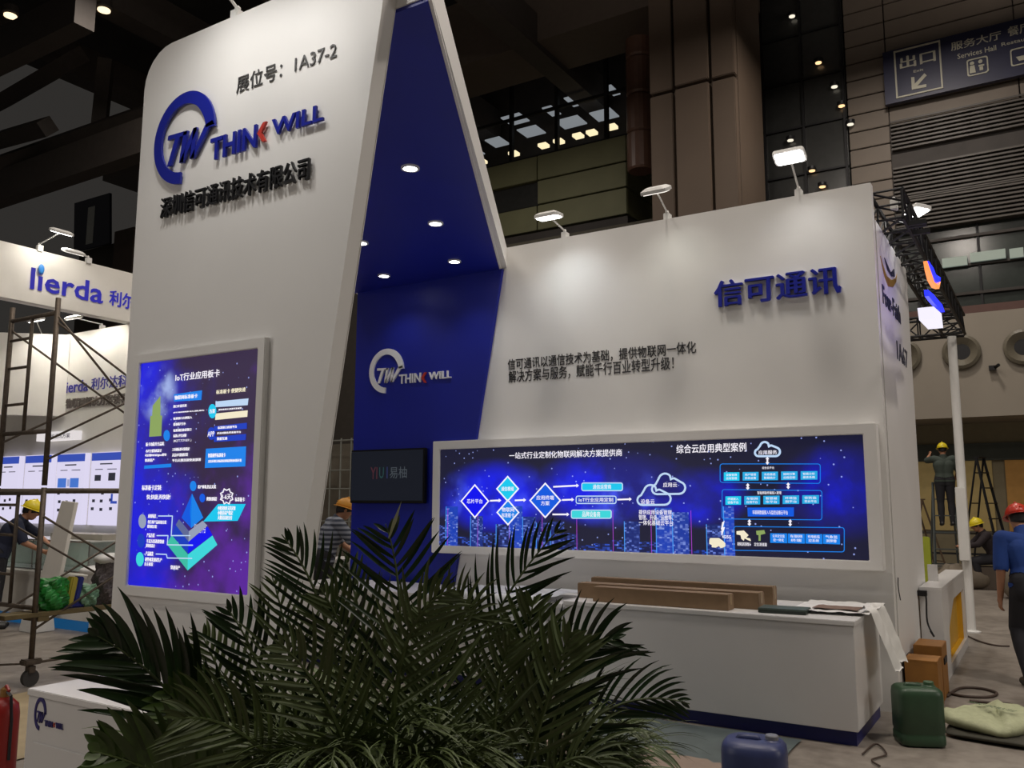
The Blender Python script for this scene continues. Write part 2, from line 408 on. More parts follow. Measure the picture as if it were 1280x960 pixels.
# glazing above the balcony, ceiling light panels behind it
gz = thing('glazing_frame', 'tall black glazing frame of the upper gallery above the olive balcony', 'window frame', (-16, 24.3, 13.3))
for x_ in (586, 640, 697, 759, 795):
    a = onY(x_, 170, 24.3).x; box('mullion', (a-.06, 24.2, 13.3), (a+.06, 24.35, 19), DARKM, gz)
for k, z_ in enumerate((13.32, 14.9, 16.3)): box('transom', (-27, 24.22, z_-.05), (bx1, 24.32, z_+.05), DARKM, gz)
UP = mat('upper_ceiling', s2l(50, 48, 46), .8, var=.2)
for i, (x, y, w) in enumerate(((613, 168, 30), (655, 157, 30), (700, 147, 14), (735, 133, 34), (775, 122, 10), (675, 172, 30), (724, 161, 34), (765, 152, 30), (633, 185, 24), (603, 197, 22))):
    p = onY(x, y, 26.0)
    t = tag(MB().box((p.x-w*.013, 25.0, p.z-.02), (p.x+w*.013, 25.75, p.z+.02)).build('ceiling_panel', mat('skylight_panel', (.15, .16, .17), .5, em=(.55, .6, .65), es=.4, var=0)),
        'faint grey light panel behind the gallery glazing, number %s from the left slanted edge' % ('one', 'three', 'six', 'eight', 'ten', 'four', 'seven', 'nine', 'two', 'nearest')[i], 'light panel', 'grey panels behind the gallery glass')
for i, (x, y) in enumerate(((607, 205), (647, 195), (684, 185), (703, 180), (727, 173), (744, 169), (769, 162))):
    p = onY(x, y, 25.0)
    tag(MB().box((p.x-.16, 24.6, p.z-.06), (p.x+.16, 24.9, p.z+.05)).build('gallery_light', glow('gallery_lamp', (255, 236, 190), 1.1), bevel=.01),
        'small warm gallery lamp just above the olive balcony edge, %s from the left' % ('first', 'second', 'third', 'fourth', 'fifth', 'sixth', 'seventh')[i], 'lamp', 'warm lamps above the balcony')
# ceiling and roof beams
ce = box('ceiling', (-34, -8, 19.6), (12, 30, 19.9), CEILM, kind='structure')
BEAM = mat('roof_beam', s2l(60, 54, 50), .7, var=.1)
for k, x in enumerate((-26, -21.5, -17, -12.5)):
    MB().box((x-.35, -7.9, 15.2), (x+.35, 26, 16.3)).build('beam', BEAM, ce)
MB().box((-34, 21.0, 15.4), (-6, 23.0, 17.6)).build('beam', mat('brown_beam', s2l(80, 70, 62), .7), ce)
MB().box((-34, 10.4, 12.6), (-18.4, 10.9, 13.5)).build('beam', BEAM, ce)
MB().box((-34, 13.4, 10.9), (-19.2, 13.9, 11.9)).build('beam', BEAM, ce)
for (x0, y0, x1, y1) in ((0, 205, 195, 138), (0, 128, 100, 70), (0, 175, 60, 158)):
    a = dep(x0, y0, 27); b = dep(x1, y1, 25); MB().tube([a, b], .32, 4).build('brace', BEAM, ce)
a = dep(133, 75, 26); b = dep(122, 180, 26); MB().tube([a, b], .28, 4).build('brace', BEAM, ce)
for i, (x, y) in enumerate(((13, 19), (73, 44), (130, 12))):
    p = onZ(x, y, 15.1)
    t = thing('high_bay_lamp', 'warm roof lamp at upper left, %s' % ('at the picture edge', 'in the middle, lowest of the three', 'nearest the white tower')[i], 'ceiling lamp', p, group='roof lamps at upper left')
    MB().lathe([(.16, 0), (.22, .05), (.2, .25), (.06, .4)], 14, p).build('housing', HDARK, t)
    MB().lathe([(.001, 0), (.17, 0), (.17, .03), (.001, .03)], 14, (p.x, p.y, p.z-.035)).build('lens', glow('roof_lamp_lens', (255, 225, 180), 1.8), t)
# left far wall with the hall number sign
wl = box('wall_left', (-34, 20.2, 0), (-17.5, 20.4, 12.0), mat('left_hall_wall', s2l(62, 57, 52), .7, var=.1), kind='structure')
def yrect(name, pts, Y, m, par, dz=0.1): return ypoly(pts, Y, m, par, name, 0, dz)
sg = thing('hall_number_sign', 'dark navy hanging hall sign with a pale number 1', 'sign', onY(114, 280, 19.8))
ypoly([(93, 254), (137, 241), (137, 304), (92, 315)], 19.8, mat('navy_sign', s2l(28, 32, 52), .4), sg, 'board', 0, -.1)
ytext('1', (107, 306), (119, 257), 19.8, mat('sign_white', s2l(185, 190, 185), .5), sg, bold=.02)
box('column', (-30.2, 19.3, 0), (-29.0, 20.1, 12), mat('brown_pilaster', s2l(66, 55, 48), .7), wl, label='brown pilaster')
# exit / services sign
NAVY = mat('sign_navy', s2l(34, 36, 66), .45, var=.05); SW = mat('sign_lettering', s2l(185, 182, 165), .5, var=0)
YS = 23.8
sg = thing('direction_sign', 'long navy wall sign with exit arrow and service hall lettering', 'sign', onY(1200, 80, YS))
a = onY(1103, 66, YS); b = onY(1107, 131, YS)
box('board', (a.x, YS, b.z), (3.2, YS+.15, a.z), NAVY, sg)
p = [onY(1117, 65, YS), onY(1179, 108, YS)]; x0, x1, z0, z1 = p[0].x, p[1].x, onY(1119, 124, YS).z, p[0].z
ring_prism([(x0, z0), (x1, z0), (x1, z1), (x0, z1)], [(x0+.04, z0+.04), (x1-.04, z0+.04), (x1-.04, z1-.04), (x0+.04, z1-.04)], 'y', YS-.03, YS-.005).build('border', SW, sg)
ytext('出口', (1125, 87), (1169, 61), YS, SW, sg, bold=.03, split=True)
ytext('Exit', (1142, 91), (1154, 85), YS, SW, sg)
ypoly([(1139, 97), (1143, 96.5), (1143.6, 105), (1155.5, 92), (1158.5, 94.5), (1147, 107.5), (1158, 105.5), (1158, 109), (1140, 112.5)], YS, SW, sg, 'arrow', .002, .02)
ytext('服务大厅', (1189, 64), (1251, 38), YS, SW, sg, bold=.02, split=True)
ytext('Services Hall', (1197, 74), (1245, 56), YS, SW, sg)
ytext('餐厅', (1260, 46), (1288, 27), YS, SW, sg, bold=.02, split=True)
ytext('Restaurant', (1252, 58), (1300, 42), YS, SW, sg)
for cxp, cyp in ((1222, 83), (1277, 70)):
    c = onY(cxp, cyp, YS); s = .24
    o_ = rounded(c.x-s, c.z-s*.95, c.x+s, c.z+s*.95, .05, 2); i_ = rounded(c.x-s+.03, c.z-s*.95+.03, c.x+s-.03, c.z+s*.95-.03, .04, 2)
    ring_prism(o_, i_, 'y', YS-.02, YS-.004).build('icon_frame', SW, sg)
    if cxp < 1250:
        mb = MB(); mb.prism([(c.x-.12+.05*math.cos(t*.7), c.z+.11+.05*math.sin(t*.7)) for t in range(9)], 'y', YS-.02, YS-.004)
        mb.prism([(c.x-.17, c.z+.05), (c.x-.07, c.z+.05), (c.x-.05, c.z-.15), (c.x-.19, c.z-.15)], 'y', YS-.02, YS-.004)
        mb.prism([(c.x+.02, c.z+.02), (c.x+.15, c.z+.02), (c.x+.15, c.z-.02), (c.x+.02, c.z-.02)], 'y', YS-.02, YS-.004)
        mb.prism([(c.x+.04, c.z-.13), (c.x+.12, c.z-.13), (c.x+.12, c.z-.03), (c.x+.04, c.z-.03)], 'y', YS-.02, YS-.004)
        mb.prism([(c.x+.07+.05*math.cos(t*.7), c.z+.11+.05*math.sin(t*.7)) for t in range(9)], 'y', YS-.02, YS-.004)
    else:
        mb = MB(); mb.prism([(c.x-.12, c.z), (c.x+.12, c.z), (c.x+.06, c.z-.12), (c.x-.06, c.z-.12)], 'y', YS-.02, YS-.004)
    mb.build('pictogram', SW, sg)
# round air nozzles
RIM = mat('nozzle_rim', s2l(112, 106, 92), .4, var=.05)
for i, px in enumerate((1129, 1202, 1280)):
    c = onY(px, 440, 24.0)
    t = thing('air_nozzle', 'round grey air nozzle in the beige bulkhead, %s' % ('half hidden by the neighbour panel', 'crossed by the white pole', 'at the right picture edge')[i], 'air vent', (c.x, 23.95, 5.38), group='round air nozzles in the bulkhead')
    n = 28; mb = MB(); pr = [(.44, 0), (.43, -.06), (.36, -.1), (.25, -.02), (.2, .02)]
    vs = [(c.x+rr*math.cos(2*math.pi*j/n), 23.93+d, 5.38+rr*math.sin(2*math.pi*j/n)) for rr, d in pr for j in range(n)]
    mb.add(vs, [(a*n+j, a*n+(j+1) % n, (a+1)*n+(j+1) % n, (a+1)*n+j) for a in range(4) for j in range(n)]).build('rim', RIM, t, smooth=False)
    MB().add([(c.x+.2*math.cos(2*math.pi*j/n), 23.95, 5.38+.2*math.sin(2*math.pi*j/n)) for j in range(n)], [tuple(range(n))]).build('throat', BLACK, t)
c = onY(1242, 460, 23.97)
t = tag(MB().box((c.x-.1, 23.85, c.z-.06), (c.x+.05, 23.97, c.z+.05)).tube([(c.x+.03, 23.9, c.z), (c.x+.12, 23.7, c.z+.03)], .04, 8).build('wall_camera', DARKM), 'small dark camera fixed low on the beige bulkhead', 'camera')
# recess below bulkhead
rb = box('wall_right', (-4.6, 26.0, 0), (9, 26.35, 3.74), mat('recess_olive', s2l(140, 130, 104), .7), kind='structure')
box('band', (-4.6, 25.9, 2.75), (9, 26.0, 3.2), mat('green_band', s2l(70, 76, 68), .5), rb)
box('panel', (-4.5, 25.9, 0.9), (-1.2, 26.0, 2.74), mat('straw_panel', s2l(205, 182, 122), .7), rb)
box('panel', (-0.9, 25.9, 0.9), (9, 26.0, 2.74), mat('ochre_panel', s2l(200, 150, 80), .7), rb)
# ================= booth: white tower =================
YT = 3.05
tw = thing('booth_tower', 'tall white slanted tower wall with blue raised company lettering', 'booth wall', (-3.8, 3.1, 0))
def txr(z): return -2.66+(z-4.13)*.1566
prof = [(-4.56, 0), (txr(0), 0), (txr(4.39), 4.39)]
for k in range(7):
    a = R(90+15*k); prof.append((-4.56+.24+.24*math.cos(a), 4.39-.24+.24*math.sin(a)))
MB().prism(prof, 'y', YT, YT+.1).build('wall_panel', WHITE, tw, bevel=.004)
for s_, bl, tr_, d, bo, mm, nm in (('展位号：1A37-2', (296, 118), (422, 50), .004, .0, mat('thin_black_vinyl', (.05, .05, .05), .5, var=0), 'letter'),):
    ytext(s_, bl, tr_, YT, mm, tw, name=nm, depth=d, bold=bo, split=True)
ytext('THIN', (266, 203), (325, 157), YT, LOGOB, tw, name='letter', depth=.014, bold=.02, split=True, lift=.01)
chevron(tw, onY(325, 181, YT), onY(337, 153.5, YT), FY, LOGOR, .014, .01)
ytext('WILL', (343, 172), (408, 131), YT, LOGOB, tw, name='letter', depth=.014, bold=.02, split=True, lift=.01)
logo(tw, onY(197, 232, YT), onY(273, 112, YT), YT, FY, LOGOB, .014, .01)
ytext('深圳信可通讯技术有限公司', (204, 275), (391, 197), YT, BLACK, tw, name='letter', depth=.015, bold=.02, split=True, lift=.01)
# stars / nebula screen material
def nebula(name, base, blue, purple, city=False):
    m = bpy.data.materials.new(name); m.use_nodes = True; nt = m.node_tree; b = nt.nodes['Principled BSDF']; L = nt.links.new
    b.inputs['Base Color'].default_value = (.01, .01, .015, 1); b.inputs['Roughness'].default_value = .5
    def N(t, **k):
        n = nt.nodes.new(t)
        for a, v in k.items(): setattr(n, a, v)
        return n
    def M(op, a, b_=None, c=None):
        n = N('ShaderNodeMath', operation=op)
        for i, x in enumerate((a, b_, c)):
            if x is None: continue
            if isinstance(x, (int, float)): n.inputs[i].default_value = x
            else: L(x, n.inputs[i])
        return n.outputs[0]
    tc = N('ShaderNodeTexCoord'); sp = N('ShaderNodeSeparateXYZ'); L(tc.outputs['Object'], sp.inputs[0]); X, Z = sp.outputs['X'], sp.outputs['Z']
    def mix(f, c1, c2):
        n = N('ShaderNodeMix', data_type='RGBA')
        L(f, n.inputs[0]) if not isinstance(f, float) else None
        for i, c in ((6, c1), (7, c2)):
            if isinstance(c, tuple): n.inputs[i].default_value = (*c, 1)
            else: L(c, n.inputs[i])
        return n.outputs[2]
    def smooth(v, lo, hi):
        n = N('ShaderNodeMapRange', interpolation_type='SMOOTHSTEP'); n.inputs['From Min'].default_value = lo; n.inputs['From Max'].default_value = hi
        L(v, n.inputs['Value']); return n.outputs[0]
    def noise(sc, det=6, off=0):
        mp = N('ShaderNodeMapping'); mp.inputs['Location'].default_value = (off, off, off); L(tc.outputs['Object'], mp.inputs[0])
        n = N('ShaderNodeTexNoise'); n.inputs['Scale'].default_value = sc; n.inputs['Detail'].default_value = det; L(mp.outputs[0], n.inputs['Vector']); return n.outputs['Fac']
    if not city:
        n1 = noise(2.2); n2 = noise(5, 8, 3)
        f = smooth(M('ADD', M('MULTIPLY', n1, .9), M('MULTIPLY', X, -.6)), .38, .82)
        c = mix(f, base, blue)
        fp = M('MULTIPLY', smooth(M('ADD', n2, M('MULTIPLY', M('SUBTRACT', X, Z), .45)), .55, 1.0), .6)
        c = mix(fp, c, purple)
        r2 = M('ADD', M('POWER', M('ADD', X, .32), 2), M('POWER', M('SUBTRACT', Z, .44), 2))
        fl = M('MULTIPLY', smooth(M('MULTIPLY', r2, -1), -.035, 0.0), smooth(n2, .4, .7))
        c = mix(fl, c, s2l(170, 190, 240))
        vs_ = 26
    else:
        n1 = noise(1.5, 6, 1); n2 = noise(3, 8, 5)
        band = smooth(M('ABSOLUTE', M('SUBTRACT', Z, .0)), .42, .0)
        def blob(bx, bz, rx, rz):
            return smooth(M('ADD', M('POWER', M('MULTIPLY', M('SUBTRACT', X, bx), 1/rx), 2), M('POWER', M('MULTIPLY', M('SUBTRACT', Z, bz), 1/rz), 2)), 1.0, 0.0)
        bl = M('MAXIMUM', M('MAXIMUM', blob(-1.45, .0, .8, .42), blob(-.15, .08, .95, .4)), M('MAXIMUM', blob(1.95, .05, .55, .45), blob(.75, .0, .5, .3)))
        f = M('MULTIPLY', M('ADD', M('MULTIPLY', smooth(n1, .35, .6), .8), .2), bl)
        c = mix(f, base, blue)
        glowb = M('MULTIPLY', M('MULTIPLY', smooth(n2, .45, .75), smooth(M('ABSOLUTE', M('ADD', Z, .02)), .32, .0)), smooth(X, .9, .2))
        c = mix(glowb, c, s2l(70, 90, 255))
        # skyline
        cell = N('ShaderNodeTexWhiteNoise', noise_dimensions='1D'); L(M('FLOOR', M('MULTIPLY', X, 6.3)), cell.inputs['W'])
        top = M('ADD', M('MULTIPLY', cell.outputs['Value'], .42), -.47)
        city_m = M('MULTIPLY', M('LESS_THAN', Z, top), M('LESS_THAN', X, 1.05))
        cv = N('ShaderNodeCombineXYZ'); L(M('FLOOR', M('MULTIPLY', X, 40)), cv.inputs[0]); L(M('FLOOR', M('MULTIPLY', Z, 75)), cv.inputs[1])
        wn = N('ShaderNodeTexWhiteNoise', noise_dimensions='2D'); L(cv.outputs[0], wn.inputs['Vector'])
        win = M('GREATER_THAN', wn.outputs['Value'], .72)
        hue = N('ShaderNodeTexWhiteNoise', noise_dimensions='1D'); L(M('FLOOR', M('MULTIPLY', X, 6.3)), hue.inputs['W'])
        wc = mix(hue.outputs['Value'], s2l(30, 90, 235), s2l(140, 160, 220))
        body = mix(M('POWER', hue.outputs['Value'], 3), s2l(10, 16, 60), s2l(16, 70, 205))
        bc = mix(M('MULTIPLY', M('POWER', wn.outputs['Value'], 6), .95), body, wc)
        c = mix(city_m, c, bc)
        fr = M('FRACT', M('MULTIPLY', X, 6.3)); ln = M('MULTIPLY', M('MULTIPLY', M('LESS_THAN', fr, .05), city_m), M('GREATER_THAN', hue.outputs['Value'], .35))
        c = mix(M('MULTIPLY', ln, .85), c, s2l(70, 160, 255))
        fr2 = M('FRACT', M('ADD', M('MULTIPLY', X, 2.6), .3)); ln2 = M('MULTIPLY', M('MULTIPLY', M('LESS_THAN', fr2, .015), M('LESS_THAN', Z, -.12)), M('LESS_THAN', X, .9))
        c = mix(M('MULTIPLY', ln2, .7), c, s2l(190, 70, 230))
        vs_ = 16
    v = N('ShaderNodeTexVoronoi'); v.inputs['Scale'].default_value = vs_; L(tc.outputs['Object'], v.inputs['Vector'])
    rnd = N('ShaderNodeSeparateColor'); L(v.outputs['Color'], rnd.inputs[0])
    st = M('MULTIPLY', M('LESS_THAN', v.outputs['Distance'], .12), M('GREATER_THAN', rnd.outputs[0], .35))
    c = mix(M('MULTIPLY', st, .8), c, s2l(150, 165, 235))
    L(c, b.inputs['Emission Color']); b.inputs['Emission Strength'].default_value = 1.15
    return m
NEB1 = nebula('nebula_screen', s2l(42, 24, 62), s2l(14, 18, 215), s2l(104, 30, 185))
NEB2 = nebula('city_screen', s2l(18, 19, 46), s2l(10, 24, 235), s2l(90, 30, 160), city=True)
TXT = glow('screen_text', (250, 246, 255), 1.0); CYAN = glow('screen_cyan', (20, 200, 240)); SKY = glow('screen_sky', (20, 130, 235)); DBL = glow('screen_deep_blue', (10, 14, 240))
MBL = glow('screen_mid_blue', (10, 90, 225)); LINE = glow('screen_line', (90, 200, 255)); GRN = glow('screen_green', (60, 190, 165)); TEAL = glow('screen_teal', (60, 215, 220)); GRY = glow('screen_grey', (150, 160, 185))
CRM = glow('screen_cream', (245, 235, 205)); PCB = glow('screen_pcb', (140, 165, 95)); BLU2 = glow('screen_blue2', (20, 60, 190)); PALE = glow('screen_pale', (190, 215, 245))
def frame(par, x0, z0, x1, z1, w, Y, d, m=WHITE):
    """four rails around a screen"""
    o_ = [(x0, z0), (x1, z0), (x1, z1), (x0, z1)]; i_ = [(x0+w, z0+w), (x1-w, z0+w), (x1-w, z1-w), (x0+w, z1-w)]
    return ring_prism(o_, i_, 'y', Y-d, Y).build('frame', m, par, bevel=.004)
# ----- left LED display -----
YL = YT-.02
ld = thing('led_display', 'portrait LED display with purple star background on white tower', 'display', (-4, YT, 1.2))
a = onY(177, 457, YL); b = onY(311, 743, YL); a2 = onY(325, 433, YL); b2 = onY(160, 732, YL)
lx0, lx1 = (a.x+b2.x)/2, (a2.x+b.x)/2; lz1 = (a.z+a2.z)/2; lz0 = (b.z+b2.z)/2
frame(ld, lx0-.055, lz0-.055, lx1+.055, lz1+.055, .055, YT, .035)
ls = box('screen', (lx0, YL, lz0), (lx1, YL+.02, lz1), NEB1, ld)
def lt(s_, bl, tr_, m=TXT, bold=.02, name='screen_text'): return ytext(s_, bl, tr_, YL, m, ls, name=name, bold=bold, lift=.004)
def lp(pts, m, name='tile', d=.002): return ypoly(pts, YL, m, ls, name, d, d+.001)
lt('IoT行业应用板卡', (220, 477), (276, 461))
lp([(218, 493), (253, 488), (252, 500), (218, 502)], SKY); lt('物联网标准板卡', (219, 500), (248, 492))
for i, (t_, x1, y) in enumerate((('接口丰富实用', 234, 510), ('(多行业应用场景:电力,消防,路灯)', 256, 517), ('标准接口方便接入', 241, 525), ('低功耗尺寸小', 233, 532.5), ('标准通信协议接口', 240, 540), ('标准云平台对接', 234, 547), ('(MQTT,TCP/UDP...)', 240, 553.5))):
    lt(t_, (217.5, y), (x1, y-5), bold=.01)
for i, (t_, x1, y) in enumerate((('工业级标准可靠稳定', 238, 564), ('灵活小巧快速开发', 236, 571), ('平台无缝连接快速部署', 252, 577.5))): lt(t_, (216, y), (x1, y-5), bold=.01)
lp([(201, 495), (201, 521), (190.5, 521), (191.5, 507)], PCB, 'circuit_board'); lp([(188.5, 520), (203, 519.5), (202, 545), (187, 546)], PCB, 'circuit_board')
lt('板卡功能齐全品质', (183, 558), (206, 552)); lt('小尺寸低功耗设计', (183, 566), (203, 561)); lt('可定制WiFi/Zigbee模块', (182, 571.5), (209, 566.5)); lt('快速量产', (182, 577.5), (194, 573))
lp([(181, 582), (214.5, 579.5), (214.5, 584), (180.5, 586)], SKY)
def disc(px, py, rx, ry, m, nm='badge', d=.0025): return lp([(px+rx*math.cos(k*.4488), py+ry*math.sin(k*.4488)) for k in range(14)], m, nm, d)
disc(209, 544.5, 4, 7, SKY)
lt('标准板卡 便捷快速', (271, 493), (308, 484), CRM)
disc(266, 514, 5, 9, CYAN); lt('方案', (262.5, 517), (270, 511), d_ := TXT)
lp([(270, 502), (311, 498), (310, 506.5), (270, 509)], PALE); lp([(270, 517), (310, 513), (309.5, 521), (269.5, 525)], CRM); lt('模块化设计,快速开发成型', (274, 513.5), (303, 509))
disc(265, 542, 5, 8, BLU2); lt('APP', (260, 546), (269, 539))
lp([(268, 533), (309, 528.5), (309, 536), (268, 539)], BLU2); lt('标准接口应用平台', (273, 536.5), (297, 531.5)); lt('灵活对接各类系统平台', (272, 543), (302, 538.5)); lp([(268, 546), (308, 542.5), (307.5, 550), (268, 552.5)], BLU2); lt('数据互通', (272, 550.5), (285, 546))
lp([(258, 561), (308, 558), (307, 583), (256.5, 585)], SKY); lt('智能硬件标准板卡', (261, 572), (283, 566)); lt('支持多种行业标准应用场景快速对接开发', (261, 578.5), (303, 573.5))
lt('标准板卡定制:', (178, 613), (203, 606)); lt('快,快捷,再快捷!', (184, 624.5), (214, 618))
disc(242, 607.5, 4, 6.5, SKY); lt('客户体验,售后无忧', (248, 611), (271, 606)); disc(253.5, 622.5, 3.5, 5.5, MBL); lt('典型应用场景', (259, 626), (272, 621))
st_ = []; 
for k in range(16):
    rr = (9.5, 12.0) if k % 2 else (7.4, 9.0); st_.append((284+rr[0]*math.cos(k*math.pi/8)*.95, 620.5+rr[1]*math.sin(k*math.pi/8)*.92))
st2 = [(284+(x-284)*.82, 620.5+(y-620.5)*.82) for x, y in st_]
q1 = [(onY(x, y, YL).x, onY(x, y, YL).z) for x, y in st_]; q2 = [(onY(x, y, YL).x, onY(x, y, YL).z) for x, y in st2]
ring_prism(q1, q2, 'y', YL-.004, YL-.003).build('star_badge', TXT, ls); lt('3-6天', (277.5, 624.5), (290, 617.5)); lt('标准板卡', (294.5, 627), (307, 621.5))
lp([(240.5, 617), (254.5, 647), (239.5, 660), (238, 640)], SKY, 'pyramid_face'); lp([(240.5, 617), (239.5, 660), (227.5, 647)], MBL, 'pyramid_face')
lp([(254, 651), (260, 657), (236.5, 677), (237, 664)], GRY, 'pyramid_face', .0035); lp([(224.5, 649), (220.5, 656), (236.5, 677), (237, 664)], glow('screen_grey_dark', (95, 105, 150)), 'pyramid_face', .0035)
lp([(260, 658), (266, 669), (235.5, 692), (236.3, 677)], DBL, 'pyramid_face'); lp([(220.5, 656), (215.5, 668), (235.5, 692), (236.3, 677)], BLU2, 'pyramid_face')
lp([(266, 669.5), (272, 681), (235, 713), (235.5, 693)], TEAL, 'pyramid_face'); lp([(215, 669), (209, 680), (235, 713), (235.5, 693)], GRN, 'pyramid_face')
lp([(273, 630), (307.5, 630), (297.5, 651), (254.5, 652)], CYAN, 'tile'); 
for k, x1 in enumerate((295, 292, 291)): lt(('小批量快速 完美定制', '小批量试产稳定', '大批量高效交付')[k], (273, 637.5+k*6), (x1, 632.5+k*6), bold=.01)
for (cx_, cy_, m_, l1, l2, l3, ty, tx) in ((178.5, 651.5, GRY, '应用场景', '各行业产品应用方案', '模块化开发', 645, 219), (177, 676, BLU2, '产品方案', '丰富方案选择快速', '模块化设计', 669, 214), (175.5, 699, TEAL, '产品研发', '硬件研发测试生产', '自主研发', 692, 213)):
    disc(cx_, cy_, 4.8, 9, m_)
    lt(l1, (186-(ty-645)*.07, ty+2.5), (196-(ty-645)*.07, ty-2.5)); lt(l2, (185.5-(ty-645)*.07, ty+9.5), (209-(ty-645)*.12, ty+5.5), bold=.01); lt(l3, (185-(ty-645)*.07, ty+15), (197-(ty-645)*.1, ty+11), bold=.01)
def lline(pts, w=.004):
    for i in range(len(pts)-1):
        p_, q_ = onY(*pts[i], YL-.004), onY(*pts[i+1], YL-.004); MB().tube([p_, q_], w, 4).build('leader_line', PALE, ls)
lline([(198, 645), (215.5, 645), (214, 669.5), (238, 669.5)], .003); lline([(196, 669.5), (210, 669.5), (209, 681), (241, 681.5)], .003); lline([(195, 692.5), (208, 693), (209, 697.5), (240, 698)], .003)
lt('快速量产', (214, 711.5), (226, 707))
for i, (t_, c_, y) in enumerate((('标准化', 0, 0),)): lt('标准化硬件平台', (243, 666), (258, 655), bold=.0)
# ================= canopy and blue wall =================
YM = 7.6
cn = thing('blue_canopy', 'slanted blue canopy and blue feature wall with white edge and downlights', 'booth canopy', (-5.5, 5.4, 4.1))
xe = lambda Y: -2.43-(Y-3.15)*.5405
MB().prism([(-4.56, 3.16), (xe(3.16)-.02, 3.16), (xe(YM)-.02, YM-.03), (-6.99, YM-.03)], 'z', 4.12, 4.14).build('blue_soffit', BLUE, cn)
MB().prism([(-4.56, 3.15), (xe(3.15), 3.15), (xe(YM), YM+.1), (-7.0, YM+.1)], 'z', 4.14, 4.36).build('canopy_body', WHITE, cn)
MB().prism([(xe(3.16)-.022, 3.16), (xe(3.16), 3.16), (xe(YM), YM-.03), (xe(YM)-.022, YM-.03)], 'z', 4.12, 4.14).build('edge_strip', WHITE, cn)
fw_ = [(-6.87, 0.0), (-5.55, 0.0), (-4.818, 4.12), (-6.87, 4.12)]
MB().prism(fw_, 'y', YM-.04, YM).build('blue_wall', BLUE, cn)
YB = YM-.04
logo(cn, onY(464, 489, YB), onY(505, 438, YB), YB, FY, LWHITE, .02)
ytext('THIN', (500, 480), (527, 466), YB, LWHITE, cn, name='letter', depth=.02, bold=.015, split=True)
chevron(cn, onY(527.5, 479, YB), onY(534, 465.5, YB), FY, LOGOR, .02)
ytext('WILL', (537, 475), (565, 463), YB, LWHITE, cn, name='letter', depth=.02, bold=.015, split=True)
DL = mat('downlight_lens', (.9, .9, .9), .3, em=(1, .98, .95), es=14, var=0)
for k, (x, y) in enumerate(((-3.884, 4.813), (-4.5, 5.95), (-5.075, 7.043), (-4.85, 4.92), (-5.468, 6.05), (-6.077, 7.107))):
    ring_prism([(x+.07*math.cos(q*.314), y+.07*math.sin(q*.314)) for q in range(20)], [(x+.053*math.cos(q*.314), y+.053*math.sin(q*.314)) for q in range(20)], 'z', 4.106, 4.12).build('downlight_rim', LAMPW, cn)
    MB().lathe([(.001, 0), (.052, 0), (.052, .008), (.001, .008)], 20, (x, y, 4.109)).build('downlight', DL, cn, label='lit round downlight')
    spot('downlight_beam', (x, y, 4.09), (x, y, 0), 14, (1, .97, .93), 120, .8, .04)
# ================= main display wall =================
mw = thing('display_wall', 'long white display wall with raised blue characters and floodlights on top', 'booth wall', (-3, YM, 0))
box('wall_panel', (-6.9, YM, 0), (-1.106, YM+.1, 4.0), WHITE, mw)
box('wall_panel', (-4.85, YM, 4.0), (-1.106, YM+.1, 4.36), WHITE, mw)
ytext('信可通讯', (893, 386), (1052, 330), YM, mat('edge_light_acrylic', (.75, .75, .85), .3), mw, name='backing', depth=.015, bold=.045)
ytext('信可通讯', (894, 385), (1051, 331.5), YM-.02, LOGOB, mw, name='letter', depth=.025, bold=.03, split=True)
ytext('信可通讯以通信技术为基础，提供物联网一体化', (635, 463), (870, 426), YM, BLACK, mw, name='letter', depth=.003, bold=.008, split=True)
ytext('解决方案与服务，赋能千行百业转型升级！', (636, 479), (842, 445), YM, BLACK, mw, name='letter', depth=.003, bold=.008, split=True)
# ----- main LED display -----
YD = YM-.13
md = thing('led_display', 'wide landscape LED display of city and network diagram on main wall', 'display', (-3, YM, 1.2))
a = onY(541, 553, YD-.02); b = onY(1108, 712, YD-.02); a2 = onY(1090, 527, YD-.02); b2 = onY(541, 693, YD-.02)
mx0, mx1, mz0, mz1 = a.x, (a2.x+b.x)/2, (b.z+b2.z)/2, (a.z+a2.z)/2
print('main LED', mx0, mx1, mz0, mz1)
ring_prism([(mx0, mz0), (mx1, mz0), (mx1, mz1), (mx0, mz1)], [(mx0+.09, mz0+.08), (mx1-.1, mz0+.08), (mx1-.1, mz1-.09), (mx0+.09, mz1-.09)], 'y', YD-.02, YM-.002).build('frame', WHITE, md, bevel=.006)
ms = box('screen', (mx0+.09, YD, mz0+.08), (mx1-.1, YD+.03, mz1-.09), NEB2, md)
def mt(s_, bl, tr_, m=TXT, bold=.02): return ytext(s_, bl, tr_, YD, m, ms, name='screen_text', bold=bold, lift=.008)
def mp(pts, m, name='tile', d=.003): return ypoly(pts, YD, m, ms, name, d, d+.002)
def wpts(pts): return [(onY(x, y, YD).x, onY(x, y, YD).z) for x, y in pts]
def outline(pts, w, m, name='outline', d=.005):
    q_ = wpts(pts); 
    ar = sum(q_[i-1][0]*q_[i][1]-q_[i][0]*q_[i-1][1] for i in range(len(q_)))
    if ar < 0: q_ = q_[::-1]
    return ring_prism(q_, offset_poly(q_, w), 'y', YD-d-.002, YD-d).build(name, m, ms)
mt('一站式行业定制化物联网解决方案提供商', (637, 574), (778, 561)); mt('综合云应用典型案例', (846, 567), (933, 553))
